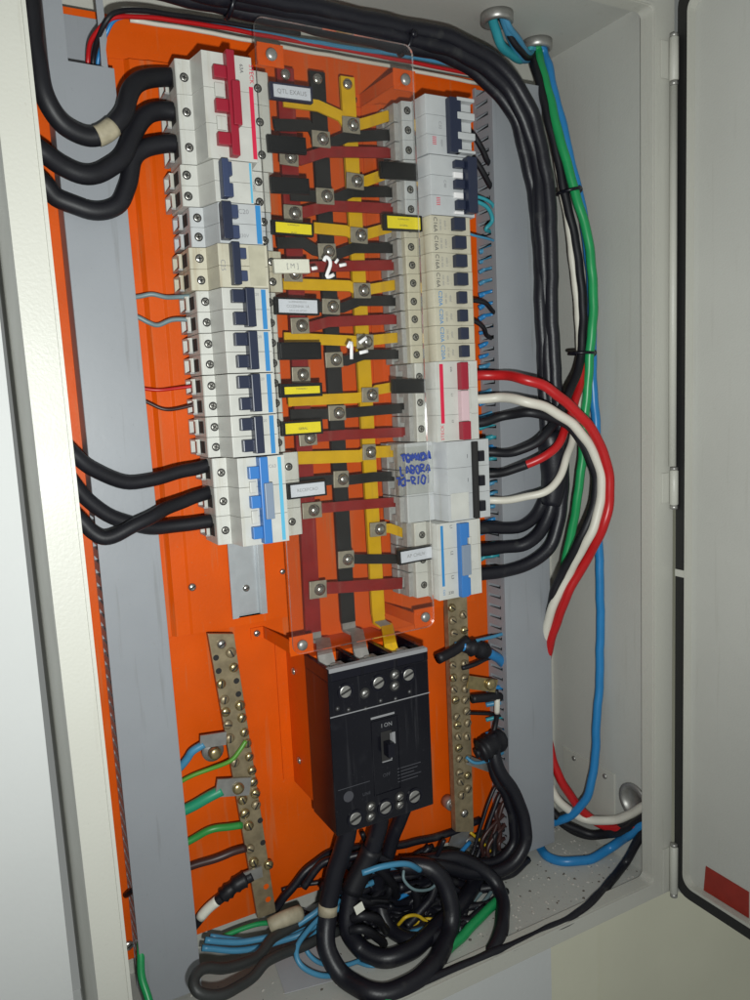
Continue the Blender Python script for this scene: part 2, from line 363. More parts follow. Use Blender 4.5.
# door, swung out square to the cabinet
XD = 697.0
door = bpy.data.objects.new('door', None); C.objects.link(door); door.parent = cab; door.location = W(XD, -100, 153) - cab.location; door.empty_display_size = .01
DP = W(XD, 0, 0)
def dbox(b, n0, n1, z0, z1, x0, x1, m, bev=0):
    b.poly([(-z, z2) for z, z2 in ()], 0, 0, m) if 0 else b.box(x0, x1, z0, z1, n0, n1, m, bev)
def dring(b, o, i, x0, x1, m, cut, ocut):
    """frame lying on the door face: o / i = (n0, n1, z0, z1)"""
    def loop(r, c):
        a0_, a1, z0, z1 = r; out = []
        for cx, cz, a0 in ((a1 - c, z1 - c, 0), (a0_ + c, z1 - c, 90), (a0_ + c, z0 + c, 180), (a1 - c, z0 + c, 270)):
            for k in range(7):
                a = math.radians(a0 + 15 * k); out.append((cx + c * math.cos(a), cz + c * math.sin(a)))
        return out
    O, I = loop(o, ocut), loop(i, cut); bm = b.bm; fs = []
    L = [[bm.verts.new(W(x, z, n)) for n, z in l] for l, x in ((O, x1), (O, x0), (I, x0), (I, x1))]
    for a, c in ((0, 1), (1, 2), (2, 3), (3, 0)):
        for k in range(len(O)): fs.append(bm.faces.new((L[a][k], L[a][(k + 1) % len(O)], L[c][(k + 1) % len(O)], L[c][k])))
    b._fin(fs, m)
b = MB(); b.box(XD, XD + 3, -596, 396, 153, 735, PAINTD); b.box(XD + 3.01, XD + 20, -596, -594, 153, 735, PAINT); b.box(XD + 3.01, XD + 20, -593.9, 396, 153, 155, PAINT); b.build('door_panel', door)
b = MB(); dring(b, (155, 733, -592, 392), (168, 720, -578, 378), XD - 7, XD - .05, GASK, 14, 20); b.build('gasket', door)
b = MB(); dring(b, (168.3, 719, -577.5, 377.5), (171, 716, -574, 374), XD - 9, XD - .05, PAINT, 11, 13.7); b.build('gasket_channel', door)
b = MB(); zz = PX(684, 572, 160)[1]; b.box(XD - 8, XD - 7.05, zz - 4, zz + 4, 155, 168.2, PAINT, .4); b.build('channel_joint', door)
def onDoor(px, py):
    n = 100.0
    while PX(px, py, n)[0] > XD and n < 700: n += .25
    return n, PX(px, py, n)[1]
q = [onDoor(*p) for p in ((706, 866), (749, 892), (749, 918), (704, 890))]
b = MB(); b.poly([(-n * -1, z) for n, z in q], XD - .6, XD - .05, LABR, 'x') if 0 else None
fs = []; bm = b.bm
va = [bm.verts.new(W(XD - .8, z, n)) for n, z in q]; vb = [bm.verts.new(W(XD - .03, z, n)) for n, z in q]
fs = [bm.faces.new(va), bm.faces.new(vb[::-1])] + [bm.faces.new((va[k], vb[k], vb[(k + 1) % 4], va[(k + 1) % 4])) for k in range(4)]
b._fin(fs, LABR); o = b.build('sticker', door); o['label'] = 'plain red rectangular sticker near the lower edge of the door'
# hinges: a barrel of two knuckles between frame and door
for (ya, yb, mm_) in ((37, 81, PAINT), (470, 505, PAINT), (846, 893, PAINT)):
    X, z1 = PX(674, ya, 156); z0 = PX(674, yb, 156)[1]; b = MB()
    k = z0 + (z1 - z0) * 0.5; o = W(X, z0, 156)
    b.lathe(o, (0, 0, 1), [(0, 3.6), (1, 4.7), (z1 - z0 - 1, 4.7), (z1 - z0, 3.6)], mm_, 16)
    b.lathe(o, (0, 0, -1), [(0.05, 4.2), (4, 4.2), (5, 2)], GALV, 14); b.lathe(W(X, z1, 156), (0, 0, 1), [(0.05, 4.2), (3, 4.2), (3.6, 2)], GALV, 14)
    b.box(X - 13, X - 3, z0 + 3, z1 - 3, 150.1, 152.2, PAINT, .4)
    h = b.build('hinge', cab)
b = MB(); X, z1 = PX(674, 86, 156); z0 = PX(674, 466, 156)[1]
b.lathe(W(X, z0, 155.5), (0, 0, 1), [(0, 4.0), (z1 - z0, 4.0)], PAINT, 14); b.build('hinge_rod', cab)
# conduit bushing in the right side panel and the blank cover plate beside it
n = -20
while PX(634, 801, n)[0] > XR: n += .5
gX, gZ = PX(634, 801, n); b = MB()
b.lathe(W(XR - .1, gZ, n), (-1, 0, 0), [(0, 22), (2.5, 22), (3.2, 19.5), (3.2, 15.5), (.4, 15.5)], GALV, 26)
b.lathe(W(XR - .1, gZ, n), (-1, 0, 0), [(0.1, 15.4), (0.3, 15.4), (.3, 0)], HOLE, 26, False)
b.build('conduit_bushing', cab); HUBN, HUBZ = n, gZ
def onR(px, py):
    n = -30.0
    while PX(px, py, n)[0] > XR and n < 149: n += .25
    return n, PX(px, py, n)[1]
q = [onR(*p) for p in ((564, 748), (615, 774), (615, 815), (565, 800))]
n0, n1 = q[0][0], q[1][0]; z0, z1 = min(q[2][1], q[3][1]), max(q[0][1], q[1][1]); b = MB()
b.box(XR - 1.6, XR - .05, z0, z1, n0, n1, PAINT, .5); cp = b.build('cover_plate', cab)
for pxy in ((575, 758), (606, 776)):
    n, z = onR(*pxy); b = MB(); b.lathe(W(XR - 1.7, z, n), (-1, 0, 0), [(0, 3.4), (1.2, 3.2), (2, 1.8), (2.1, 0)], GALV, 14); b.build('screw', cp)
# cable glands in the top panel
def onT(px, py, Z):
    n = -30.0
    while PX(px, py, n)[1] > Z - .0 and n < 149: n += .25
    n = min((k for k in [x * .5 for x in range(-60, 290)]), key=lambda k: abs(PX(px, py, k)[1] - Z)); return PX(px, py, n)[0], n
G = []
for px, py, r in ((497, 22, 17), (537, 49, 17)):
    X, n = onT(px, py, ZT - 8); G.append((X, n)); b = MB()
    b.lathe(W(X, ZT - .1, n), (0, 0, -1), [(0, r), (9, r), (10, r - 2.5), (10, r - 5), (2, r - 5)], GALV, 24); b.lathe(W(X, ZT - .1, n), (0, 0, -1), [(2.1, r - 5.1), (2.4, 0)], HOLE, 24, False)
    b.build('cable_gland', cab)

# ------------------------------------------------------------------ mounting plate with its folded rail supports and cover tabs
plate = thing('mounting_plate', 'bright orange sheet steel mounting plate carrying all the breakers', 'mounting plate', 320, -100, 0)
b = MB(); b.box(74, 640, -541, 340, -3, 0, ORANGE, .4); b.build('sheet', plate)
def X_(px, py, n): return PX(px, py, n)[0]
def Z_(px, py, n): return PX(px, py, n)[1]
zb = Z_(230, 626, 4)
b = MB()
xa, xb_, xc, xd = X_(160, 560, 2), X_(184, 560, 2), X_(203, 560, 9), X_(286, 590, 9)
b.poly([(xa - 8, .1), (xa - 8, 2), (xa + 5, 2), (xa + 9, 7), (xb_ - 1, 7), (xb_ + 2, 9), (xb_ + 14, 9), (xd, 9), (xd, 7), (xb_ + 4, 7), (xb_, .1)], zb, 303, ORANGE, 'z', .3); b.build('rail_support', plate)
xe, xf = X_(400, 560, 9), X_(474, 560, 9); zb2 = Z_(440, 606, 4)
b = MB(); b.poly([(xe - 18, .1), (xe - 18, 1.8), (xe - 6, 1.8), (xe, 9), (xf, 9), (xf, 7), (xe + 3, 7), (xe - 3, .1)], zb2, 296, ORANGE, 'z', .3); b.build('rail_support', plate)
for p in ((192, 587, 9.0),):
    X, Z = PX(*p); screw(X, Z, p[2], 4.0, plate)
for p in ((286, 571, 9), ):
    X, Z = PX(*p); screw(X - 4, Z, p[2], 3, plate)
for p in ((128, 945, .1), (462, 842, .1)):
    X, Z = PX(*p); screw(X, Z, p[2], 5.0, plate)
NCOV = 67.0
tabs = (((302, 645), (262, 627)), ((425, 617), (402, 607)), ((271, 55), (262, 52)), ((405, 80), (388, 76)))
for (c, f) in tabs:
    X, Z = PX(*c, NCOV - 1); fx, fz = PX(*f, 1); sgn = 1
    b = MB(); w = 9.5
    x0 = X - 13; fx = min(fx, x0 - 8)
    b.poly([(fx - 8, .1), (fx - 8, 1.8), (fx + 5, 1.8), (x0, NCOV - 1.05), (X - 10, NCOV - 1.05), (X - 10, NCOV - 3), (x0 + 2, NCOV - 3), (fx + 6, .1)], Z - 6, Z + 6, ORANGE, 'z', .3); b.box(X - 12.5, X + 12, Z - w, Z + w, NCOV - 3.1, NCOV - .95, ORANGE, .3)
    t = b.build('cover_tab', plate); screw(fx - 2, Z, 1.9, 3.6, t)
# pedestal under the main breaker
zt_, zb_ = Z_(320, 667, 60), Z_(345, 815, 60)
b = MB(); MX0, MX1 = 283.0, 392.0; MZ1, MZ0 = -250.0, -415.0
b.box(MX0 + 2, MX1 - 4, MZ0 + 8, MZ1 - 4, .1, 54.5, ORANGE, 1.5); b.box(MX0 - 10, MX0 + 1.9, MZ0 + 14, MZ1 + 2, .1, 2.2, ORANGE, .4); ped = b.build('breaker_pedestal', plate)
for Z in (MZ1 - 28, MZ0 + 40):
    b = MB(); b.lathe(W(MX0 + 1.9, Z, 20), (-1, 0, 0), [(0, 4), (1.2, 3.8), (2.4, 2.2), (2.6, 0)], SCREW, 14); b.build('screw', ped)
# DIN rails
def rail(px0, px1, py, z0, z1, label):
    x0, x1 = X_(px0, py, 13), X_(px1, py, 13); t = thing('din_rail', label, 'mounting rail', (x0 + x1) / 2, z0, 9); b = MB()
    b.poly([(x0, 15.5), (x0, 17), (x0 + 5.5, 17), (x0 + 5.5, 10.8), (x1 - 5.5, 10.8), (x1 - 5.5, 17), (x1, 17), (x1, 15.5), (x1 - 7, 15.5), (x1 - 7, 9.2), (x0 + 7, 9.2), (x0 + 7, 15.5)], z0, z1, RAIL); b.build('rail', t); return t
rl = rail(229, 264, 580, Z_(246, 615, 10), 300, 'zinc top hat rail whose bare end sticks out below the left breaker column')
X, Z = PX(246, 588, 11); screw(X, Z, 10.9, 3.6, rl)
rail(428, 462, 560, Z_(445, 600, 10) + 6, 292, 'zinc top hat rail hidden behind the right breaker column')
# ------------------------------------------------------------------ wiring ducts
def duct(label, x0, x1, z0, z1, side_lab, pitch=12.5, notch=None, el=lambda z: 0, er=lambda z: 0):
    t = thing('wiring_duct', label, 'wiring duct', (x0 + x1) / 2, z0, 0)
    b = MB(); b.box(x0 + .5, x1 - .5, z0, z1 if not notch else 333, .2, 2.0, DUCT); b.build('base', t)
    for sx0, nm, ef in ((x0, 'slotted_side', el), (x1 - 2, 'slotted_side', er)):
        b = MB(); z = z0 + 1; sx = sx0; b.quad([(sx + ef(z0), z0), (sx + 2 + ef(z0), z0), (sx + 2 + ef(z1), z1), (sx + ef(z1), z1)], 2.1, 5, DUCT)
        while z < z1 - pitch:
            sx = sx0 + ef(z)
            if not (notch and sx0 > x0 and notch[2] - 4 < z < notch[3] + 4): b.poly([(z, 5.05), (z, 31), (z + 2, 34), (z + pitch - 6, 34), (z + pitch - 4, 31), (z + pitch - 4, 5.05)], sx, sx + 2, DUCT, 'x')
            z += pitch
        b.build(nm, t)
    b = MB()
    if notch:
        n0, n1, za, zc_ = notch
        b.quad([(x0 - .6 + el(z0), z0), (x1 + .6 + er(z0), z0), (x1 + .6 + er(za), za), (n0, za), (n0, z1), (x0 - .6 + el(z1), z1)], 34.6, 37, DUCT, .5); zk = -80; b.quad([(x0 - .6 + el(zk), zk), (x0 + .8 + el(zk), zk), (x0 + .8 + el(z1), z1), (x0 - .6 + el(z1), z1)], 8, 34.55, DUCT); b.quad([(n1 - 1.5, za + 1), (n1 + 4, za - 1), (n1 + 3, za + 14), (n1 + 5, za + 22), (n1 + 3, z1), (n1 - 2.5, z1), (n1 - 1, za + 20)], 34.6, 36.6, DUCT, .3)
    else: b.box(x0 - .6, x1 + .6, z0, z1, 34.6, 37, DUCT, .6); b.box(x0 - .6, x0 + .9, z0, z1, 29, 34.55, DUCT)
    b.build('cover', t); return t
nx0, nx1 = X_(66, 45, 37), X_(104, 45, 37); nz0, nz1 = Z_(85, 64, 37), Z_(85, -30, 37)
LD = duct('grey wiring duct with a notched upper end at the left of the left breaker column', 105, 151.5, -572, 384, '', notch=(nx0, nx1 - 2, nz0, nz1), el=lambda z: -5.5 * (z + 572) / 956 + 1, er=lambda z: 9 * max(0, (60 - z)) / 632)
RD = duct('grey slotted wiring duct between the right breaker column and the side wall', 545, 611.5, -566, Z_(530, 84, 37), '')
# ------------------------------------------------------------------ miniature breakers
def stepped(xL, xs, xb, xe, xR, nsh=54, nb=78, sl=3):
    """outline of a breaker seen along the column: wire end, terminal shoulder, raised middle, far shoulder"""
    return [(xL + 8, 8), (xL, 16), (xL, nsh - 1), (xL + 1.2, nsh), (xs, nsh), (xb, nb), (xe, nb), (xe + sl, nsh), (xR - 1.2, nsh), (xR, nsh - 1), (xR, 16), (xR - 8, 8)]
def breaker(label, z1, z0, poles, xs_, m, toggle, stripe=None, group=None, nsh=54, screwsL=True, screwsR=True, name='circuit_breaker', cat='circuit breaker', sm=SCREWD, left_holes=True, prints=(), sx=(.42, .5)):
    xL, xs, xb, xe, xR = xs_
    t = thing(name, label, cat, (xL + xR) / 2, (z0 + z1) / 2, 8, group)
    b = MB(); p = (z1 - z0) / poles
    for k in range(poles): b.poly(stepped(xL, xs, xb, xe, xR, nsh), z0 + k * p + .12, z0 + (k + 1) * p - .12, m, 'z', .45)
    b.build('body', t)
    for k in range(poles):
        zc_ = z0 + (k + .5) * p; w = min(p * .3, 6)
        if left_holes == 2:
            b = MB(); b.box(xL - 7, xL + .4, zc_ - p / 2 + .5, zc_ + p / 2 - .5, 14, 27, SHROUDC, .6); b.box(xL - 5, xL + .4, zc_ - p / 2 + .5, zc_ + p / 2 - .5, 37, 47, SHROUDC, .8); b.box(xL - 5, xL + .4, zc_ - p / 2 + .5, zc_ - w - .5, 27.05, 36.95, SHROUDC, .2); b.box(xL - 5, xL + .4, zc_ + w + .5, zc_ + p / 2 - .5, 27.05, 36.95, SHROUDC, .2); b.build('terminal_shroud', t)
        elif left_holes:
            b = MB(); b.box(xL - .5, xL + .4, zc_ - w, zc_ + w, 20, 46, HOLE); b.box(xL - 4.5, xL - .52, zc_ - w - 1.6, zc_ - w, 12, 32, SHROUDC); b.box(xL - 4.5, xL - .52, zc_ + w, zc_ + w + 1.6, 12, 32, m); b.box(xL - 4.5, xL - .52, zc_ - w + .01, zc_ + w - .01, 12, 15, m); b.box(xL - 3.5, xL - .53, zc_ - w + .01, zc_ + w - .01, 29, 32, m)
            b.build('terminal_opening', t)
        if screwsL: tscrew(xL + (xs - xL) * sx[0], zc_ + random.uniform(-.4, .4), nsh, t, sm)
        if screwsR: tscrew(xe + 3 + (xR - xe - 3) * sx[1], zc_ + random.uniform(-.4, .4), nsh, t, sm)
    b = MB()
    for (a, c, f0, f1, nt_, tm) in toggle:
        bb = b
        bb.box(a, c, z1 - (z1 - z0) * f1, z1 - (z1 - z0) * f0, 77.5, nt_, tm, .8)
    b.build('toggle', t)
    if stripe:
        a, c, f0, f1, tm = stripe; b = MB(); b.box(a, c, z1 - (z1 - z0) * f1, z1 - (z1 - z0) * f0, 77.9, 78.25, tm); b.build('stripe', t)
    for (s_, fx, fz, h, pm, ang) in prints: text(s_, fx, z1 - (z1 - z0) * fz, 78.3, h, pm, t, ang, 'lettering')
    return t
LG, RG = 'breakers clipped on the left rail', 'breakers clipped on the right rail'
def cx(px, py, n=78): return PX(px, py, n)[0]
V = -math.pi / 2
# left column --------------------------------------------------------
y = 105
def handles(x0, x1, bar0, bar1, m, barm=None, nt=84, nb=90, f=((.14, .26), (.45, .57), (.76, .88)), white=None):
    r = [(x0, x1, a, c, nt, m) for a, c in f]
    r += [(bar0, bar1, .0, .98, nb - 3, m), (bar0 + 2.5, bar1 + 2.5, .29, .70, nb, barm or m)]
    for k in range(len(f) - 1): r.append((x0 + 1, x1 - 2, f[k][1] + .03, f[k + 1][0] - .03, 80.5, white)) if white else None
    return r
breaker('big three pole breaker with a dark red toggle and red stripe heading the left column', 290, 204.3, 3, (199, 212, 215, cx(254, y), cx(270, y, 54)), BODY,
    handles(cx(214, y), cx(227, y), cx(226, y), cx(234, y), RED, None, white=BODY), (cx(250, y), cx(254, y), .28, .97, REDB), LG,
    prints=(('STECK', cx(251, 72), .16, 3.7, REDB, V), ('63A', cx(241, 66), .12, 3, INK, V)), sx=(.55, .5), sm=SCREW)
def two(x0, x1, bar0, bar1, m, nt=84, nb=88, m2=None): return [(x0, x1, .08, .40, nt, m2 or m), (x0, x1, .58, .90, nt, m2 or m), (bar0, bar1, .04, .94, nb, m)]
y = 182
breaker('two pole breaker with a slate blue toggle just under the big red toggled one', 203.9, 169.2, 2, (197, 211.5, cx(215, y), cx(253, y), cx(270, y, 54)), BODY,
    two(cx(226, y), cx(231, y), cx(219.5, y), cx(226.2, y), SLATE), (cx(250, y), cx(252, y), .02, .98, CYAN), LG, prints=(('C40', cx(257, y - 2) - 3, .6, 2.6, INKG, V),), sx=(.35, .5))
y = 222
breaker('two pole breaker with a nearly black toggle and blue printed bar beside the yellow tag', 168.9, 135.2, 2, (202, 214, cx(219, y), cx(262, y), cx(272, y, 54)), BODYB,
    two(cx(229, y), cx(237, y), cx(219.5, y), cx(229, y), NAVY, m2=SLATE), (cx(256, y), cx(261, y), .02, .98, BLUEP), LG, prints=(('C20', cx(244, y), .2, 4, INKG, 0), ('230V', cx(243, y), .8, 3, INKG, 0)), sx=(.55, .5))
y = 266
t = breaker('aged cream two pole breaker with a slim black toggle and blank beige panel', 134.9, 98.2, 2, (199, 214, cx(219, y), cx(268, y), cx(282, y, 54)), CREAM,
    [(cx(238, y), cx(246, y), .1, .35, 82, SLATE), (cx(238, y), cx(246, y), .62, .86, 82, SLATE), (cx(230, y), cx(238, y), .0, .96, 87, NAVY)], None, LG, sm=SCREW, prints=(('C25', cx(223, y), .5, 4, INKG, V),), sx=(.6, .5))
b = MB(); b.box(cx(249.5, y), cx(265, y), 100, 133.5, 78.05, 78.6, CREAMD, .2); b.build('blank_panel', t)
y = 309
X0 = (202.5, 213.5, cx(223, y), cx(270, y), cx(277, y, 54))
p0 = breaker('two pole breaker with a blue bar and the white paper tag at its right end', 97.9, 61.4, 2, X0, BODY,
    [(cx(231, y), cx(243.5, y), .06, .36, 84, NAVY), (cx(232, y), cx(244, y), .58, .88, 84, NAVY), (cx(243, y), cx(252, y), .03, .93, 88, NAVY)], (cx(262, y), cx(266.5, y), .03, .97, BLUEP), LG,
    prints=(('C20', cx(256.5, y), .15, 2.4, INKG, 0),), sx=(.7, .5))
for k, lab in enumerate(('two pole breaker with a blue bar and the blank black tag at its right end', 'two pole breaker fed by the thin red wire, blue bar at its right end', 'two pole breaker resting on the big blue toggled breaker in the left column')):
    copy_tree(p0, W(0, -37 * (k + 1) + .2, 0), lab)
y = 500
breaker('three pole breaker with a bright blue toggle ending the left column', -50.3, -130.5, 3, (205.5, 218.5, cx(240, y), cx(287, y), cx(301, y, 54)), BODY,
    handles(cx(249, y), cx(259, y), cx(258.5, y), cx(267, y), BLUE, BLUEG, f=((.10, .24), (.43, .57), (.78, .92)), white=BODY), (cx(280, y), cx(283.5, y), .02, .98, CYAN), LG,
    prints=(('C63', cx(274.5, y), .12, 3, INKG, 0),), sx=(.6, .5))
# right column -------------------------------------------------------
y = 126; XA = (421, 432.5, cx(426, y), cx(471, y), cx(473, y) + 6)
def clips(x0, x1, fs, m, n=80.5): return [(x0, x1, a, c, n, m) for a, c in fs]
t = breaker('three pole breaker with dark blue toggles heading the right column', 284, 229.3, 3, XA, BODYB,
    [(cx(446, y), cx(457, y), .04, .97, 86, NAVY)] + clips(cx(453, y), cx(470, y), ((.03, .09), (.28, .40), (.62, .74), (.92, .97)), BODYB, 86.6), None, RG, left_holes=2, screwsR=False, prints=(('IIIII', cx(434, 138), .77, 4.5, REDB, V), ('C32', cx(440, y), .5, 3, INKG, V), ('400V', cx(441, y), .8, 2.2, INKG, V)), sx=(.55, .5))
y = 187; XA = (421, 432.5, cx(431, y), cx(474, y), cx(474, y) + 6)
breaker('three pole breaker with dark blue toggles behind the upper blank black tag', 228.9, 172.3, 3, XA, BODYB,
    [(cx(453, y), cx(462, y), .08, .2, 84, NAVY), (cx(453, y), cx(462, y), .4, .55, 84, NAVY), (cx(454, y), cx(462, y), .74, .9, 84, NAVY), (cx(463, y), cx(472, y), .02, .96, 88, NAVY)] + clips(cx(453, y), cx(462, y), ((.26, .36), (.6, .7), (.92, .97)), WPAINT), None, RG, left_holes=2, screwsR=False,
    prints=(('IIIII', cx(438, 200), .77, 4.5, REDB, V), ('C40', cx(445, y), .47, 3, INKG, V)), sx=(.55, .5))
y = 290; XA = (418.5, 432, cx(433, y), cx(472, y), cx(472, y) + 5)
pz = 17.72; OG = 'small one pole breakers in the right column'
a0 = breaker('small cream one pole breaker with a wide toggle just below the upper black tag breaker', 171.9, 171.9 - pz, 1, XA, CREAM, [(cx(453, y), cx(464, y), .12, .8, 85, NAVY)], None, OG, left_holes=2, screwsR=False,
    prints=(('C16A', cx(437.5, y), .5, 4.2, INK, V), ('230 400', cx(442.5, y), .5, 2.2, INKG, V), ('6000 3', cx(447, y), .5, 2.2, INKG, V)), sx=(.5, .5), name='single_pole_breaker')
for k, lab in enumerate(('second small cream breaker under the two dark blue toggled ones', 'third small cream breaker in the run of eight, brown smear on its face', 'fourth small cream breaker in the run of eight, the last with grey print')): c = copy_tree(a0, W(.4 * (k + 1), -pz * (k + 1), 0), lab)
a1 = breaker('small cream breaker with blue print whose black wire enters the duct first', 171.9 - 4 * pz, 171.9 - 5 * pz, 1, tuple(v + 1 for v in XA), CREAM, [(cx(456, y), cx(464, y), .14, .8, 84, NAVY)], None, OG, left_holes=2, screwsR=False,
    prints=(('C20A', cx(440, y), .5, 4.4, BLUEP, V), ('230 400', cx(445.5, y), .5, 2.2, INKG, V), ('4500', cx(450, y), .5, 2.2, INKG, V)), sx=(.5, .5), name='single_pole_breaker')
for k, lab in enumerate(('small cream breaker with blue print whose black wire enters the duct second', 'small cream breaker last but one above the red striped breaker', 'small cream breaker sitting directly on the red striped breaker')): copy_tree(a1, W(.3 * (k + 1), -pz * (k + 1), 0), lab)
y = 401; XA = (424.5, 433, cx(436, y), cx(478, y), cx(479, y) + 3)
breaker('three pole breaker with a red stripe, feeding the red, white and black loops', 30, -50.7, 3, XA, BODY,
    [(cx(458, y), cx(465, y), .02, .36, 86, RED), (cx(458, y), cx(465.5, y), .37, .75, 85, PINK), (cx(458, y), cx(466, y), .76, .99, 86, RED)] + clips(cx(467, y), cx(470, y), ((.05, .3), (.35, .6), (.65, .9)), BODY), (cx(440.5, y), cx(444, y), .03, .77, REDB), RG, left_holes=2, screwsR=False,
    prints=(('STECK', cx(442.6, 432), .885, 3.7, REDB, -V), ('63A', cx(452, y), .1, 2.2, INK, V), ('L1', cx(452, y), .42, 2.2, INK, V), ('L2', cx(452, y), .75, 2.2, INK, V)), sx=(.55, .5))
y = 482; XA = (409, 441, cx(448, y), cx(489.5, y), cx(490, y) + 3)
BM = breaker('three pole breaker with a black toggle strip and blue handwriting on its terminal shield', -51.1, -134.2, 3, XA, BODYB,
    [(cx(472, y), cx(476, y), .02, .99, 84, HOLE)] + [(cx(475.5, y), cx(481, y), f, f + .13, 86, BPLAST) for f in (.14, .45, .77)], None, RG, left_holes=2, screwsR=False,
    prints=tuple(('I', cx(468, y), f, 4, INK, 0) for f in (.2, .5, .8)), sx=(.7, .5), screwsL=False)
b = MB(); b.box(cx(450, y), cx(468, y), -133, -105, 78.05, 78.7, BODY, .2); b.build('blank_panel', BM)
y = 560; XA = (416, 430, cx(438, y), cx(481, y), cx(482, y) + 3)
breaker('three pole breaker with a bright blue toggle ending the right column', -134.6, -215.5, 3, XA, BODY,
    [(cx(457.5, y), cx(464.5, y), .02, .99, 85, BLUE), (cx(464, y), cx(467, y), .02, .22, 84, BLUE), (cx(464, y), cx(467, y), .75, .98, 84, BLUE), (cx(458, y), cx(466.5, y), .3, .7, 87, BLUEG)] + clips(cx(468, y), cx(471, y), ((.22, .45), (.55, .72)), BODY), (cx(441.5, y), cx(444, y), .03, .82, BLUEP), RG, left_holes=2, screwsR=False,
    prints=(('L1', cx(452, y), .06, 3, INK, V), ('L2', cx(452, y), .4, 3, INK, V), ('L3', cx(452, y), .72, 3, INK, V), ('C63', cx(443, y), .9, 2.6, BLUEP, V), ('230', cx(450, y), .92, 3, INK, 0)), sx=(.65, .5))
# blue marker words on the clear terminal shield of the black toggled breaker
b = MB(); xa, xz = cx(397, 470, 57), cx(436, 470, 57)
b.box(xa, xz, -104, -55, 55.2, 57, ACRYL, .3); sh = b.build('terminal_shield', BM)
for s_, py, px, w_, h_ in (('TOMADA', 458.5, 402, 4.8, 7.4), ('LABORA', 471, 401, 4.9, 7.4), ('TO-RIO', 483, 397, 4.9, 8)):
    X, Z = PX(px, py + 4, 57.5); marker(s_, X, Z, 57.6, w_ * .95, h_, 6.0, 1.05, MARK, sh, 0.03, 'handwriting', 1.0)
    if py < 460: marker('OMAOA', X + 5, Z + .8, 57.75, w_, h_ * .9, 6.0, .9, MARK, sh, 0.0, 'handwriting', 1.4)
# ------------------------------------------------------------------ vertical busbars
def ribbon(b, pts, w, th, m, U=None):
    """flat strip through world-mm points (X, Z, N); w across, th thick, flat side kept towards the front"""
    bm = b.bm; rings = []; n = len(pts); P = [Vector(p) for p in pts]
    for i in range(n):
        t = (P[min(i + 1, n - 1)] - P[max(i - 1, 0)]).normalized()
        u = Vector((t.y, -t.x, 0)).normalized() if abs(t.x) + abs(t.y) > .05 else Vector((1, 0, 0))
        if U: u = Vector(U)
        nn = t.cross(u).normalized()
        if nn.z < 0: nn = -nn
        rings.append([bm.verts.new(W(*(P[i] + u * a * w / 2 + nn * c * th / 2))) for a, c in ((-1, -1), (1, -1), (1, 1), (-1, 1))])
    fs = [bm.faces.new(rings[0]), bm.faces.new(rings[-1][::-1])]
    for a, c in zip(rings, rings[1:]):
        for k in range(4): fs.append(bm.faces.new((a[k], a[(k + 1) % 4], c[(k + 1) % 4], c[k])))
    b._fin(fs, m)
    return b
def busbar(label, m, top, mid, end1, end2, w, scr):
    t = thing('busbar', label, 'busbar', *PX(*mid, 26), 20, 'vertical busbars feeding the breakers')
    a, c = PX(*top, 26), PX(*mid, 26); b = MB()
    ribbon(b, [(a[0], a[1] + 7, 26), (c[0], c[1], 26)], w, 4, m); b.build('sleeved_bar', t)
    e1, e2 = PX(*end1, 34), PX(*end2, 78); b = MB()
    ribbon(b, [(c[0], c[1] - .05, 26), (c[0] + .6, c[1] - 8, 26.5), (e1[0], e1[1], 36), (e2[0], e2[1], 76), (e2[0] + .5, e2[1] - 10, 80)], w - 1, 3.4, TIN if m is not BY else BY, (1, 0, 0))
    b.build('bare_end', t)
    if m is BY:
        b = MB(); ribbon(b, [(c[0] + .4, c[1] - 6, 29.2), (e1[0], e1[1], 38.4), ((e1[0] + e2[0]) / 2, (e1[1] + e2[1]) / 2, 60)], w - 2.5, 1.0, TIN, (1, 0, 0)); b.build('bare_patch', t)
    X, Z = PX(*scr, 28); screw(X, Z, 28.1, 5, t, slot=False, name='bolt')
    return t
busbar('dark red vertical busbar nearest the left breaker column', BR, (285, 76), (313, 632), (322, 640), (326, 656), 17, (285, 75))
busbar('black vertical busbar running down between the red and the yellow one', BK, (317, 80), (348, 622), (356, 632), (361, 650), 16, (317, 79.5))
busbar('yellow vertical busbar nearest the right breaker column', BY, (347, 85), (378, 615), (386, 626), (391, 645), 15, (347, 84.5))
# ------------------------------------------------------------------ branch strips
BGRP = {BR: 'dark red branch strips', BK: 'black branch strips', BY: 'yellow branch strips'}
def strip(label, m, joint, left=None, right=None, w=10.5, clamp=(19, 15), bare=None):
    n = {BY: 31.2, BK: 32.0, BR: 32.8}[m]
    J = PX(*joint, n); t = thing('branch_strip', label, 'branch busbar', J[0], J[1], n, BGRP[m])
    def pl(pts): return [(*PX(px, py, n), n) for px, py in pts]
    b = MB()
    if left: ribbon(b, pl(left) + [(J[0] - 3, J[1], n)], w, 2.2, m)
    if right: ribbon(b, [(J[0] + 3, J[1], n)] + pl(right), w - .4, 2.2, m)
    if left or right: b.build('sleeved_strip', t)
    b = MB(); c0, c1 = clamp; o = .5
    b.box(J[0] - c0 / 2, J[0] + c0 / 2, J[1] - c1 / 2, J[1] + c1 / 2, n + 1.2, n + 3.4, CLAMP, .5, random.uniform(-.05, .03))
    c = b.build('clamp_plate', t)
    b = MB(); X, Z = J[0] + 1.5, J[1]; b.lathe(W(X, Z, n + 3.4), NRM, [(0, 6.2), (.8, 6.2), (.9, 4.8), (2.2, 4.8), (3.6, 3.9), (4.4, 2.2), (4.6, 0)], SCREW, 18)
    b.build('bolt', c); return t
strip('yellow strip slanting out from under the topmost white tag', BY, (350, 126), [(283, 101), (318, 106), (340, 116)], [(366, 123), (391, 115)])
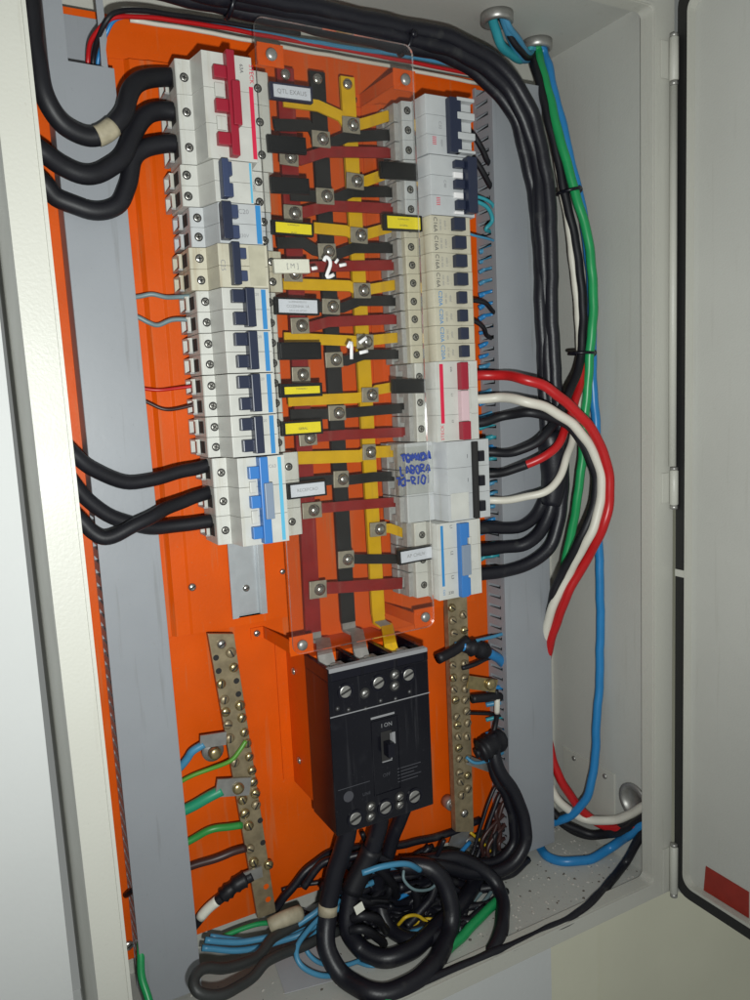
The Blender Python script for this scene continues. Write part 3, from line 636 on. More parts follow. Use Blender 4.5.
strip('black strip above the upper blank black tag, crossing to the first right breaker', BK, (320, 140), [(274, 125), (309, 126)], [(332, 143), (347, 137), (389, 135)])
strip('dark red strip level with the uppermost blank black tag', BR, (288, 158), None, [(300, 160), (325, 152), (394, 153)])
strip('yellow strip running into the blank black tag at the right breaker column', BY, (354, 182), None, [(364, 182), (383, 175)])
strip('black strip starting beside the second blank black tag on the left', BK, (324, 197), [(290, 195)], [(336, 199), (352, 192), (394, 192)])
strip('dark red strip just above the two upper yellow tags', BR, (292, 214), None, [(305, 212), (329, 206), (395, 209)])
strip('yellow strip between the two upper yellow tags', BY, (358, 236), [(314, 228), (346, 231)], [(367, 234), (395, 226)])
strip('black strip bending just below the upper left yellow tag', BK, (326, 252), [(277, 243), (303, 243), (314, 250)], [(338, 254), (354, 248), (397, 248)])
strip('dark red strip behind the white painted figure beside the ivory tag', BR, (292, 274), [(284, 272)], [(312, 267), (398, 265)])
strip('yellow strip passing over the white three line paper tag', BY, (361, 291), [(283, 284), (349, 286)], [(372, 289), (400, 284)])
strip('black strip leaving the white three line paper tag', BK, (330, 307), [(318, 307)], [(342, 308), (359, 301), (402, 301)])
strip('dark red strip just below the white three line paper tag', BR, (299, 326), None, [(311, 327), (328, 322), (401, 319)])
strip('yellow strip under the painted figure, above the third blank black tag', BY, (364, 342), [(284, 338), (352, 341)], [(374, 340), (402, 337)])
strip('black strip leaving the third blank black tag on the left', BK, (333, 360), None, [(346, 361), (363, 355), (403, 354)])
strip('short dark red joint hidden above the tag with one printed line', BR, (300, 375), None, None)
strip('yellow strip just below the yellow tag with one printed line', BY, (369, 395), [(288, 401), (357, 398)], [(376, 390), (393, 387)])
strip('black strip between the two lower yellow tags', BK, (336, 413), [(290, 415), (326, 414)], [(348, 413), (370, 411), (405, 408)])
strip('dark red strip leaving the lowest yellow tag', BR, (307, 438), None, [(317, 437), (341, 435), (406, 432)])
strip('broad yellow strip ending at the blue handwriting', BY, (368, 452), [(297, 458), (360, 456)], [(377, 452), (398, 451)], w=12.5, clamp=(15, 16))
strip('black strip ending under the blue handwriting', BK, (340, 479), [(298, 483), (328, 480)], [(349, 480), (374, 477), (402, 476)], clamp=(17, 17))
strip('dark red strip below the tilted white tag at the blue toggled left breaker', BR, (311, 510), None, [(323, 508), (344, 506), (407, 501)], clamp=(21, 16))
strip('short yellow strip, the lowest yellow one, at the last right breaker', BY, (377, 529), None, [(389, 528), (404, 533)])
strip('black strip running into the tilted white tag at the last right breaker', BK, (345, 559), None, [(356, 559), (399, 559)], clamp=(18, 18))
strip('lowest dark red strip, just above the main breaker', BR, (317, 589), None, [(328, 588), (343, 587), (402, 583)], clamp=(19, 18), w=12.5)
# ------------------------------------------------------------------ circuit tags
def tagplate(label, q, kind, lines=(), frame=TFRAME, n=60.0, fr=(3.2, 1.6), th=5.5, grp=None):
    """q: the four corners on the photo (tl, tr, br, bl)"""
    P = [Vector((*PX(px, py, n + th), 0)) for px, py in q]
    c = sum(P, Vector()) / 4; ux = ((P[1] - P[0]) + (P[2] - P[3])).normalized(); L = ((P[1] - P[0]).length + (P[2] - P[3]).length) / 2; Hh = ((P[0] - P[3]).length + (P[1] - P[2]).length) / 2
    ang = math.atan2(ux.y, ux.x); t = thing('circuit_tag', label, 'label holder', c.x, c.y, n, 'label holders along the branch strips')
    b = MB()
    if kind is TAGWW:
        b.box(c.x - L / 2, c.x + L / 2, c.y - Hh / 2, c.y + Hh / 2, n, n + th, TAGWW, .7, ang); b.build('holder', t)
    else:
        b.box(c.x - L / 2, c.x + L / 2, c.y - Hh / 2, c.y + Hh / 2, n, n + th - 1.2, frame, .5, ang)
        if kind:
            a, d = L / 2, Hh / 2; s, e = fr; uz = Vector((-ux.y, ux.x, 0))
            def bar(x0, x1, z0, z1):
                m_ = c + ux * (x0 + x1) / 2 + uz * (z0 + z1) / 2; b.box(m_.x - (x1 - x0) / 2, m_.x + (x1 - x0) / 2, m_.y - (z1 - z0) / 2, m_.y + (z1 - z0) / 2, n + th - 1.25, n + th, frame, .25, ang)
            bar(-a, a, d - e, d); bar(-a, a, -d, -d + e); bar(-a, -a + s, -d + e + .01, d - e - .01); bar(a - s * .6, a, -d + e + .01, d - e - .01)
            b.build('holder', t)
            b = MB(); m_ = c + ux * s * .2
            b.box(m_.x - a + s * .8, m_.x + a - s * .8, m_.y - d + e + .02, m_.y + d - e - .02, n + th - 1.19, n + th - .6, kind, 0, ang); ins = b.build('insert', t)
        else:
            b.box(c.x - L / 2 + 1.2, c.x + L / 2 - 1.2, c.y - Hh / 2 + 1.2, c.y + Hh / 2 - 1.2, n + th - 1.3, n + th, frame, .8, ang); b.build('holder', t)
    uz = Vector((-ux.y, ux.x, 0))
    for (s_, f, h, mk) in lines:
        p = c + uz * (f * Hh) + ux * .4; text(s_, p.x, p.y, n + th - .5 if kind is not TAGWW else n + th + .08, h, mk, t, ang, 'lettering', 1.0)
    return t
tagplate('topmost white paper tag in a navy holder, slightly tilted', ((270, 81), (313, 87), (312.5, 103), (270.5, 98)), TAGW, (('QTL EXAUS', 0, 3.8, INKG),), TFRAMEB)
tagplate('uppermost of the left blank black tags, level with the STECK breaker', ((268.5, 134), (307, 137), (307, 154), (268.5, 151)), None)
tagplate('second blank black tag down, level with the slate blue toggle', ((271.5, 176), (310, 178), (310.5, 194), (272, 192)), None)
tagplate('blank black tag lying over the second right breaker', ((381, 161), (418, 163), (419, 180.5), (382, 177)), None)
tagplate('yellow tag with two printed lines on the left side', ((272, 219.5), (314, 223), (313.5, 237), (273, 233.5)), YEL, (('ILUMINACAO', .24, 1.3, INK), ('SALAO', -.3, 1.3, INK)))
tagplate('yellow tag with two printed lines at the right breaker column', ((384, 213.5), (422, 216), (422.5, 231.5), (385, 229.5)), YEL, (('ILUMINACAO', .22, 1.4, INK), ('EXTERNA', -.18, 1.4, INK)))
tagplate('solid ivory tag with a small boxed letter', ((274, 259), (309.5, 259), (310, 273), (274.5, 273)), TAGWW, (('[ M ]', 0, 4.2, INKG),))
tagplate('white paper tag with three lines of print', ((275, 297), (319, 298.5), (320, 315.5), (276, 314)), TAGW, (('ILUMINAMENTO', .25, 1.7, INKG), ('COZINHA 1A', -.01, 2.6, INKG), ('SALA DE APOIO', -.26, 1.7, INKG)))
tagplate('blank black tag between the white three line tag and the yellow ones', ((279, 342), (321.5, 342), (322.5, 359), (280, 360)), None)
tagplate('yellow tag with a single printed line high up', ((280, 384), (322, 382.5), (323, 396), (281, 398)), YEL, (('TOMADAS 1', .1, 1.5, INK),), fr=(4.2, 3))
tagplate('lowest yellow tag, one short word in its middle', ((281.5, 422), (322.5, 419.5), (323.5, 433.5), (283, 436.5)), YEL, (('GERAL', -.05, 2.2, INK),), fr=(3.4, 1.8))
tagplate('lower blank black tag at the right column on the red striped breaker', ((393, 379), (426, 379), (426.5, 393), (394, 393.5)), None)
tagplate('tilted white tag beside the blue toggled left breaker', ((287, 484), (326, 480), (327.5, 495), (288.5, 500)), TAGW, (('RECEPCAO', 0, 3.0, TAGW if 0 else INKG),))
tagplate('tilted white tag over the last right breaker', ((398.5, 551), (432, 545), (433, 559), (400, 565.5)), TAGW, (('AP CHUV', 0, 3.6, INKG),), fr=(2.2, 1.6))
# ------------------------------------------------------------------ clear acrylic cover with painted figures
cov = thing('acrylic_cover', 'clear acrylic cover screwed over the busbars, white painted figures on it', 'clear cover', *PX(340, 350, 68), 66)
pc = [PX(px, py, 68) for px, py in ((257, 21), (412, 44), (434, 636), (290, 655))]
xl, xr_ = (pc[0][0] + pc[3][0]) / 2, (pc[1][0] + pc[2][0]) / 2; zt2, zb3 = max(pc[0][1], pc[1][1]) - 2, MZ1 + 6
out = []; r_ = 9
for cx_, cz_, a0 in ((xr_ - r_, zt2 - r_, 0), (xl + r_, zt2 - r_, 90), (xl + r_, zb3 + r_, 180), (xr_ - r_, zb3 + r_, 270)):
    for k in range(6): a = math.radians(a0 + 18 * k); out.append((cx_ + r_ * math.cos(a), cz_ + r_ * math.sin(a)))
b = MB(); bm = b.bm; A = [bm.verts.new(W(x, z, NCOV)) for x, z in out]; B_ = [bm.verts.new(W(x, z, NCOV + 2.6)) for x, z in out]
b._fin([bm.faces.new(A), bm.faces.new(B_[::-1])], ACRYL); b._fin([bm.faces.new((A[k], B_[k], B_[(k + 1) % len(A)], A[(k + 1) % len(A)])) for k in range(len(A))], ACRED)
b.build('sheet', cov)
for (c, f) in tabs:
    X, Z = PX(*c, NCOV + 2.6); screw(X, Z, NCOV + 2.7, 5.2, cov, GALV, slot=False)
ndec = NCOV + 3.0
for s_, (px, py), w_, h_, r_ in (('-', (312, 273), 7, 8, 1.6), ('2', (326, 277), 8.5, 18, 1.7), ('-', (339, 270), 9.5, 8, 1.5)):
    X, Z = PX(px, py, ndec); marker(s_, X, Z, ndec, w_, h_, 0, r_ * 1.1, WPAINT, cov, 0.12, 'painted_figure', .3)
X, Z = PX(337, 266, ndec); marker('-', X, Z, ndec, 6, 6, 0, 1.5, WPAINT, cov, .75, 'painted_figure', .2)
X, Z = PX(347, 359, ndec); marker('1', X, Z, ndec, 9, 16, 0, 1.9, WPAINT, cov, -.05, 'painted_figure', .3)
for dx, dy, a in ((360, 346, .5), (359, 356, .12)):
    X, Z = PX(dx, dy, ndec); marker('-', X, Z, ndec, 12, 6, 0, 1.8, WPAINT, cov, a, 'painted_figure', .3)
# ------------------------------------------------------------------ main moulded case breaker
mb = thing('main_breaker', 'black moulded case main breaker with three sunken terminal screws top and bottom', 'main breaker', 338, -330, 55)
Wm = MX1 - MX0; zs = MZ1 - 30
b = MB()
b.box(MX0, MX1, MZ0, MZ1 - 12, 55, 110, CASE, 1.2)                                      # case
b.box(MX0, MX0 + 4, MZ1 - 12.05, MZ1, 55, 110, CASE, .4); b.box(MX1 - 4, MX1, MZ1 - 12.05, MZ1, 55, 110, CASE, .4)
for k in (1, 2): b.box(MX0 + k * Wm / 3 - 2, MX0 + k * Wm / 3 + 2, MZ1 - 12.05, MZ1, 55, 109.8, CASE, .4)
b.box(MX0 + 4.01, MX1 - 4.01, MZ1 - 12.04, MZ1 - 1, 106, 109.6, BPLAST, .3); b.build('case', mb)
b = MB(); b.box(MX0 + 1, MX1 - 1, MZ1 - 3.4, MZ1 - .2, 109.9, 111.2, INKG, .3); b.box(MX0 + 1, MX1 - 1, MZ1 - 1.0, MZ1 + .6, 104, 111, INKG, .3); b.build('top_edge', mb)
for k in (0, 1, 2):
    x0 = MX0 + k * Wm / 3 + 6; b = MB(); b.box(x0, x0 + Wm / 3 - 12, MZ1 - 11.9, MZ1 - 7, 74, 96, TIN, .4); b.lathe(W(x0 + Wm / 6 - 6, MZ1 - 7, 88), (0, 0, 1), [(0, 5), (3, 4.5), (3.5, 0)], GALV, 14); b.build('terminal_lug', mb)
b = MB(); b.box(MX0 - .1, MX1 + .1, zs - 16.6, zs - 15.6, 110.05, 110.5, INKG); b.build('seam', mb)
def deep(X, Z, r, big=True):
    b = MB(); o = W(X, Z, 110)
    b.lathe(o, NRM, [(0.05, r * 1.12), (1.0, r * 1.12), (1.0, r * .92), (.12, r * .92), (.12, 0)], BPLAST, 22, False)
    b.lathe(o, NRM, [(.15, r * .78), (.6, r * .78), (.9, r * .7), (.9, 0)], GALV, 20, False); a = .35
    b.box(X - r * .75, X + r * .75, Z - r * .14, Z + r * .14, 110.8, 111.1, HOLE, 0, a); b.build('terminal_screw', mb)
def MP(px, py): return PX(px, py, 111)
for p in ((346, 692), (379, 683), (409, 675)): deep(*MP(*p), 7.4)
for p in ((356, 819), (386, 808), (415, 797)): deep(*MP(*p), 8)
for p in ((365, 693.5), (395, 675), (395, 686), (371, 807), (371, 817), (400, 797), (400, 805)):
    X, Z = MP(*p); screw(X, Z, 110.1, 3.6, mb, GALV, ring=True)
for p in ((338, 709), (349, 710), (366, 709), (381, 701), (396, 699), (410, 692)):
    X, Z = MP(*p); b = MB(); b.lathe(W(X, Z, 110), NRM, [(.05, 2.2), (.3, 2.2), (.3, 0)], HOLE, 12, False); b.lathe(W(X, Z, 110), NRM, [(.32, 1.1), (.5, 0)], INKG, 10); b.build('vent_hole', mb)
hx, hz = MP(387, 746); b = MB(); b.box(hx - 6, hx + 6, hz - 15, hz + 15, 110.05, 110.6, HOLE, .2); b.box(hx + 4, hx + 5, hz - 15, hz + 12, 110.5, 111.4, INKG); b.box(hx - 6, hx + 5, hz - 15.6, hz - 14.6, 110.5, 111.4, INKG); b.build('handle_slot', mb)
b = MB(); b.box(hx - 4, hx + 3.6, hz - 8, hz + 6, 110.4, 121, BPLAST, 1); b.build('handle', mb)
b = MB(); b.box(hx + 5.4, hx + 10, hz + 0, hz + 12, 110.05, 110.5, INKG); b.build('rating_plate', mb)
X, Z = MP(383, 716); b = MB(); b.box(X - 13, X + 13, Z - 1, Z + 1, 110.05, 110.5, INKG); b.build('bright_strip', mb)
text('I ON', *MP(387, 725), 110.3, 4, INKG, mb, 0); text('OFF', *MP(387, 775), 110.3, 3.4, INK, mb, 0); text('LINE', *MP(367, 794), 110.3, 3, INK, mb, 0)
b = MB(); X, Z = MP(387, 760)
for x0, x1, z0, z1 in ((X - 15, X - 14, Z - 34, Z + 42), (X + 14, X + 15, Z - 34, Z + 42), (X - 14, X + 14, Z - 34, Z - 33), (X - 14, X + 14, Z + 41, Z + 42)): b.box(x0, x1, z0, z1, 110.02, 110.9, CASE, .2)
b.build('escutcheon', mb)
X, Z = MP(354, 796); b = MB(); b.box(X - 16, X + 18, Z + 9.4, Z + 10, 110.05, 110.3, INK); b.build('moulded_line', mb)
X, Z = MP(410, 766); b = MB()
for k in range(5): b.box(X - 14, X + 13 - (k % 3) * 4, Z - k * 3.4, Z - k * 3.4 + .8, 110.05, 110.25, INK)
b.build('rating_lines', mb)
b = MB(); X, Z = MP(349, 797); b.lathe(W(X, Z, 110), NRM, [(.05, 5.4), (.2, 5.4), (.2, 4.8), (.1, 4.8), (.1, 0)], INK, 20, False); b.build('emblem', mb)
# ------------------------------------------------------------------ earth bar and neutral bar
def EP(zx, zy): return (150 + zx / 3.03, 600 + zy / 3.03)
eb = thing('earth_bar', 'long drilled earth bar full of brass screws, leaning on the lower plate', 'terminal bar', *PX(243, 770, 14), 10)
n_e = 22.0
q = [PX(px, py, n_e) for px, py in ((208, 634), (234, 634), (276, 912), (258, 919))]
b = MB(); b.quad(q, n_e - 5, n_e, BRASS, .5); b.build('bar', eb)
for px, py in ((221, 644), (266, 905)):
    X, Z = PX(px, py, 10); b = MB(); b.lathe(W(X, Z, .1), NRM, [(0, 6), (16.8, 6)], BPLAST, 14); b.build('stand_off', eb)
sc = ((246, 160), (255, 205), (216, 255), (226, 303), (230, 340), (274, 320), (236, 378), (280, 358), (287, 402), (242, 420), (295, 435), (302, 476), (258, 493), (310, 518), (314, 553), (258, 570), (281, 606), (320, 587), (322, 622), (288, 648), (300, 685), (304, 755), (315, 795), (360, 803), (322, 830))
for i, p in enumerate(sc):
    X, Z = PX(*EP(*p), n_e + 1.5); screw(X, Z, n_e + .05, random.uniform(4.6, 5.3), eb, BRASSY if i % 3 else BRASS, ang=random.uniform(0, 3))
X, Z = PX(*EP(216, 133), n_e); screw(X, Z, n_e + .05, 4.6, eb, SCREW)
for p in ((200, 175), (208, 215), (262, 245), (268, 285), (334, 668), (342, 735), (352, 868), (358, 907)):
    X, Z = PX(*EP(*p), n_e); b = MB(); b.lathe(W(X, Z, n_e), NRM, [(.05, 3.0), (.2, 3.0), (.2, 0)], HOLE if p[1] < 800 else ORANGE, 12, False); b.build('bolt_hole', eb)
nb_ = thing('neutral_bar', 'brass neutral bar with two rows of screws below the right breaker column', 'terminal bar', *PX(460, 720, 20), 10)
n_n = 24.0
q = [PX(px, py, n_n) for px, py in ((447.5, 596), (467, 596), (474, 832), (456, 832))]
b = MB(); b.quad(q, n_n - 9, n_n, BRASS, .5); b.build('bar', nb_)
def NP(zx, zy): return (420 + zx / 3.573, 580 + zy / 3.573)
for i, p in enumerate(((115, 100), (118, 145), (122, 190), (156, 125), (160, 180), (120, 262), (118, 305), (160, 300), (120, 350), (160, 352), (122, 392), (163, 390), (128, 430), (163, 430), (133, 490), (168, 470), (135, 520), (172, 512), (138, 560), (170, 560), (140, 602), (142, 640), (172, 640), (142, 690), (172, 700), (146, 722), (173, 748), (150, 770))):
    X, Z = PX(*NP(*p), n_n + 1.5); screw(X, Z, n_n + .05, random.uniform(4.5, 5.1), nb_, BRASS if i % 4 else BRASSY, ang=random.uniform(0, 3))
X, Z = PX(464, 813, n_n); screw(X, Z, n_n + .05, 5, nb_, SCREW)
for p in ((450, 803), (468, 842)):
    X, Z = PX(*p, 8); b = MB(); b.lathe(W(X, Z, .1), NRM, [(0, 8), (12, 8), (13, 7)], GALV, 16); b.lathe(W(X, Z, 13.2), NRM, [(0, 4.5), (3, 4), (3.2, 0)], SCREW, 14); b.build('stand_off', nb_)
X, Z = PX(462, 838, 20); b = MB(); b.box(X - 12, X + 12, Z - 14, Z + 8, 13, 15, GALV, .4, -.5); b.build('foot_bracket', nb_)
def lift(pts, d): return [(x, y, n + d if not isinstance(n, str) and 515 < x < 615 and y < 560 else n) for x, y, n in pts]
# ------------------------------------------------------------------ cables on the left
cable('power_cable', 'thick black cable with a tan tape band, rising to the topmost left terminal', 'cable',
      [(30, -30, 62), (33, 40, 64), (44, 92, 66), (62, 122, 62), (86, 137, 58), (108, 131, 58), (124, 112, 57), (133, 88, 52), (150, 78, 44), (176, 77, 36)], 19, BLACK, 'thick black cables entering the left terminals', (('tape_band', .505, .60, TANTAPE, 1.06),))
cable('power_cable', 'thick black cable curving up to the middle terminal of the dark red toggled breaker', 'cable',
      [(26, 140, 66), (42, 152, 64), (62, 167, 58), (92, 174, 54), (117, 163, 50), (130, 140, 46), (141, 119, 42), (158, 112, 38), (178, 112, 36)], 19, BLACK, 'thick black cables entering the left terminals')
cable('power_cable', 'thick black cable making the lowest loop of the upper trio beside the dark red toggle', 'cable',
      [(30, 172, 54), (44, 184, 52), (60, 199, 48), (90, 211, 47), (115, 206, 46), (127, 186, 44), (133, 162, 42), (145, 148, 40), (160, 144, 38), (180, 144, 36)], 18, BLACK, 'thick black cables entering the left terminals')
cable('power_cable', 'black cable running straight to the top terminal of the blue toggled left breaker', 'cable',
      [(52, 434, 60), (70, 450, 60), (93, 470, 56), (130, 482, 48), (170, 475, 42), (212, 464, 36)], 14.5, BLACK, 'black cables entering the blue toggled left breaker')
cable('power_cable', 'black cable passing under its neighbour to the lowest blue toggled left terminal', 'cable',
      [(55, 468, 54), (74, 484, 52), (98, 508, 48), (136, 526, 44), (170, 526, 38), (214, 521, 36)], 14.5, BLACK, 'black cables entering the blue toggled left breaker')
cable('power_cable', 'black cable crossing over its neighbour to the middle blue toggled left terminal', 'cable',
      [(56, 496, 62), (76, 514, 64), (94, 533, 64), (112, 537, 64), (150, 517, 60), (180, 503, 46), (212, 491, 36)], 14.5, BLACK, 'black cables entering the blue toggled left breaker')
cable('control_wire', 'upper of two thin grey blue wires leaving the left duct', 'wire', [(118, 300, 14), (138, 297, 14), (152, 294, 16), (166, 297, 20), (178, 297, 26), (196, 296, 32)], 4.6, CGREY, 'thin grey blue wires')
cable('control_wire', 'lower of two thin grey blue wires leaving the left duct, sagging a little', 'wire', [(118, 310, 14), (138, 317, 14), (148, 322, 15), (158, 325, 18), (174, 320, 24), (198, 320, 32)], 4.6, CGREY, 'thin grey blue wires')
cable('control_wire', 'thin red wire entering a left two pole breaker', 'wire', [(128, 385, 14), (145, 389, 14), (160, 390, 16), (178, 388, 22), (206, 384, 32)], 3.4, CRED)
cable('control_wire', 'thin dark brown wire sagging just below the thin red one', 'wire', [(128, 395, 14), (147, 402, 14), (164, 409, 16), (180, 408, 22), (206, 402, 32)], 3.6, CBROWN)
# wires through the notch of the left duct and along the top
cable('control_wire', 'red wire climbing through the duct notch and along the top of the plate', 'wire', [(88, 80, 14), (88, 60, 18), (92, 40, 30), (104, 24, 42), (116, 17, 44), (140, 17, 36), (200, 24, 24), (300, 42, 14), (400, 60, 12), (500, 80, 10)], 4.6, CRED)
cable('control_wire', 'black wire beside the red one through the duct notch', 'wire', [(94, 80, 14), (93, 60, 18), (97, 40, 32), (107, 20, 46), (118, 12, 46), (145, 11, 38), (210, 20, 26), (300, 34, 20)], 5.2, BLACK)
cable('control_wire', 'dark blue wire standing in the duct notch', 'wire', [(97, 78, 12), (99, 56, 18), (106, 34, 32), (118, 18, 36), (150, 17, 30)], 4, CBLUE)
cable('control_wire', 'long light blue wire running along the top edge of the plate', 'wire', [(150, 14, 18), (200, 22, 14), (260, 33, 14), (330, 45, 14), (400, 55, 14), (440, 62, 14), (490, 75, 14)], 4.6, CSKY)
cable('control_wire', 'pale wire running under the light blue one above the plate', 'wire', [(130, 20, 10), (200, 31, 8), (300, 50, 6), (400, 68, 6), (480, 84, 6)], 4, CWHITE)
# ------------------------------------------------------------------ the thick bundle over the top and down the right
BG = 'thick black cables arching over the top right'
def arch(label, o, pts, w, n0, end):
    cable('power_cable', label, 'cable', [(px + random.uniform(-1.6, 1.6), py + random.uniform(-1.6, 1.6), n + random.uniform(-3, 3)) for px, py, n, a in pts] + end, w, BLACK2, BG)
arch('outermost thick black cable of the top arch, ending in the lowest blue toggled terminal', (0, 0), [(120, -36, 62, 0), (200, -16, 62, 0), (300, 6, 62, 0), (400, 27, 62, 0), (450, 38, 64, 0), (495, 62, 66, 0), (526, 100, 68, 0), (542, 150, 70, 0), (549, 220, 70, 0), (551, 300, 68, 0), (556, 380, 66, 0), (562, 440, 64, 0)], 14, 0, [(562, 490, 62), (557, 530, 60), (541, 556, 54), (512, 569, 44), (470, 576, 36)])
arch('middle thick black cable of the arch, ending in the middle blue toggled terminal', (0, 0), [(120, -26, 56, 0), (200, -8, 56, 0), (300, 14, 56, 0), (400, 36, 56, 0), (450, 49, 58, 0), (490, 72, 60, 0), (520, 108, 62, 0), (535, 160, 63, 0), (542, 225, 63, 0), (545, 300, 62, 0), (549, 380, 60, 0), (554, 440, 58, 0)], 14, 0, [(554, 490, 55), (546, 522, 54), (530, 541, 52), (508, 547, 42), (470, 551, 36)])
arch('innermost thick black cable of the arch, ending in the top blue toggled terminal', (0, 0), [(120, -18, 50, 0), (200, 2, 50, 0), (300, 23, 50, 0), (400, 45, 50, 0), (450, 58, 50, 0), (486, 81, 52, 0), (513, 115, 54, 0), (529, 165, 55, 0), (537, 230, 55, 0), (540, 300, 55, 0), (544, 380, 55, 0), (547, 440, 54, 0)], 13, 0, [(548, 480, 50), (541, 508, 48), (524, 525, 46), (504, 528, 40), (470, 528, 36)])
b = MB(); path = smooth([pt((549, 432, 62), 9), pt((553, 455, 62), 9), pt((554, 480, 60), 9), pt((551, 505, 58), 9)], 6); b.tube(path, 14, BLACK2, 16, [12, 13.5, 14.5, 15, 15.2, 15.2, 15, 15, 15, 15, 14.6, 14.2, 14, 14, 13.5, 13, 12.5, 12, 11][:len(path)])
tag(b.build('insulating_sleeve'), 'wide black sleeve pulled over the black bundle behind the red, white and black loops', 'sleeve')
# loops from the red striped breaker
cable('power_cable', 'red cable looping out of the red striped breaker down to the side wall hole', 'cable',
      lift([(462, 377, 36), (484, 376, 44), (505, 375, 60), (524, 379, 72), (548, 389, 84), (571, 406, 92), (594, 434, 98), (608, 468, 100), (609, 500, 98), (602, 530, 92), (585, 562, 80), (566, 598, 60), (553, 633, 42), (545, 672, 24), (542, 705, 18), (547, 737, 22), (559, 776, 34), (578, 806, 46), (600, 824, 62), (626, 829, 82), (652, 820, 96)], 13), 9.5, CRED)
cable('power_cable', 'white cable looping inside the red one out of the red striped breaker', 'cable',
      lift([(462, 400, 36), (482, 400, 46), (502, 397, 58), (524, 401, 70), (548, 409, 80), (573, 424, 88), (592, 450, 92), (602, 480, 94), (599, 510, 90), (588, 538, 82), (570, 572, 66), (553, 606, 48), (545, 640, 32), (541, 690, 12), (540, 740, 10), (548, 780, 20), (562, 804, 34), (586, 819, 52), (618, 819, 78), (650, 803, 92)], 13), 9.2, CWHITE)
cable('power_cable', 'black cable looping inside the white one out of the red striped breaker', 'cable',
      lift([(462, 425, 36), (482, 422, 46), (505, 416, 56), (530, 413, 68), (552, 417, 76), (572, 430, 82), (587, 452, 86), (596, 480, 87), (592, 512, 82), (580, 540, 74), (562, 574, 60), (551, 604, 44), (545, 640, 20), (542, 720, 4), (543, 790, 8), (553, 812, 22), (572, 828, 38), (596, 834, 58), (622, 828, 80), (648, 815, 92)], 13), 8.6, BLACK)
cable('power_cable', 'black cable from the black toggled breaker rising beside the green one', 'cable',
      [(478, 453, 36), (495, 453, 46), (518, 451, 66), (540, 440, 79), (555, 421, 79), (569, 393, 76), (580, 362, 68), (583, 324, 66), (581, 280, 64), (574, 235, 60), (562, 180, 54), (549, 120, 46), (537, 75, 30), (532, 54, 16), (532, 42, 13)], 8.6, BLACK)
cable('power_cable', 'cable turning from black sleeve to red jacket at the black toggled breaker', 'cable',
      [(478, 475, 36), (495, 473, 46), (512, 470, 60), (527, 465, 72), (546, 455, 84), (559, 443, 86), (567, 424, 82), (574, 404, 74), (581, 380, 66), (585, 350, 64)], 8.6, CRED, None, (('black_sleeve', 0, .34, BLACK, 1.06),))
cable('power_cable', 'white cable from the lowest pole of the black toggled breaker rising into the bundle', 'cable',
      [(478, 501, 36), (498, 500, 46), (522, 498, 66), (544, 492, 82), (558, 480, 84), (567, 458, 80), (574, 430, 70), (579, 396, 62), (580, 350, 60), (576, 290, 58), (569, 230, 55), (561, 180, 50), (549, 120, 44), (538, 75, 28), (534, 54, 15), (534, 42, 12)], 7.4, CWHITE)
cable('power_cable', 'bright green cable dropping from the right top gland behind the loops', 'cable',
      [(536, 42, 14), (538, 53, 18), (542, 68, 30), (550, 100, 44), (563, 150, 60), (577, 198, 68), (588, 240, 74), (593, 280, 76), (592, 330, 76), (588, 380, 72), (584, 430, 68), (580, 480, 62), (570, 540, 50), (559, 590, 38), (548, 640, 20), (543, 690, 8)], 9.2, CGREEN)
cable('power_cable', 'blue cable beside the green one from the top gland down the side wall', 'cable',
      [(541, 43, 14), (544, 55, 18), (549, 70, 28), (556, 100, 40), (568, 150, 52), (580, 200, 58), (588, 250, 60), (592, 300, 60), (592, 350, 60), (594, 400, 60), (597, 450, 60), (598, 520, 60), (600, 590, 60), (600, 660, 60), (597, 720, 62), (594, 765, 62), (588, 795, 60), (574, 813, 46), (557, 821, 26), (538, 824, 6)], 8.8, CBLUE)
cable('power_cable', 'blue cable curving across the cabinet floor from the duct to the side wall hole', 'cable',
      [(515, 815, 10), (537, 843, 20), (549, 857, 30), (567, 862, 42), (590, 859, 58), (613, 846, 74), (634, 831, 90), (652, 818, 100)], 9.2, CBLUE)
cable('power_cable', 'thick black cable running from the side wall hole along the front edge of the floor', 'cable',
      [(652, 816, 100), (641, 836, 'f'), (624, 864, 'f'), (601, 893, 'f'), (576, 915, 'f'), (540, 934, 'f'), (490, 955, 'f'), (440, 976, 'f'), (390, 998, 'f'), (340, 1022, 'f')], 9.5, BLACK2)
cable('power_cable', 'black cable lying in the corner below the white and red ones', 'cable',
      [(535, 760, 4), (545, 800, 6), (556, 818, 20), (576, 831, 36), (600, 835, 60), (626, 829, 84), (650, 815, 98)], 9, BLACK)
# blue leads at the top glands
for i, (lab, o, mm_) in enumerate((('turquoise lead hanging out of the left top gland', -8, CCYAN), ('light blue lead hanging out of the left top gland', 4, CSKY))):
    cable('lead', lab, 'wire', [(499 + o, 14, 40 + i * 6), (504 + o, 30, 44 + i * 5), (511 + o, 46, 36), (522 + o * .5, 59, 24), (530 + o * .2, 55, 15), (533, 42, 13)], 9, mm_)
cable('lead', 'pale blue lead bridging from the left top gland towards the right one', 'wire', [(503, 12, 52), (510, 28, 54), (521, 44, 40), (529, 54, 24), (534, 50, 16), (536, 42, 14)], 6, CSKY)
cable('lead', 'dark lead hanging between the two top glands', 'wire', [(500, 14, 46), (508, 34, 48), (520, 50, 42), (529, 58, 24), (534, 50, 16), (535, 42, 14)], 6, BLACK)
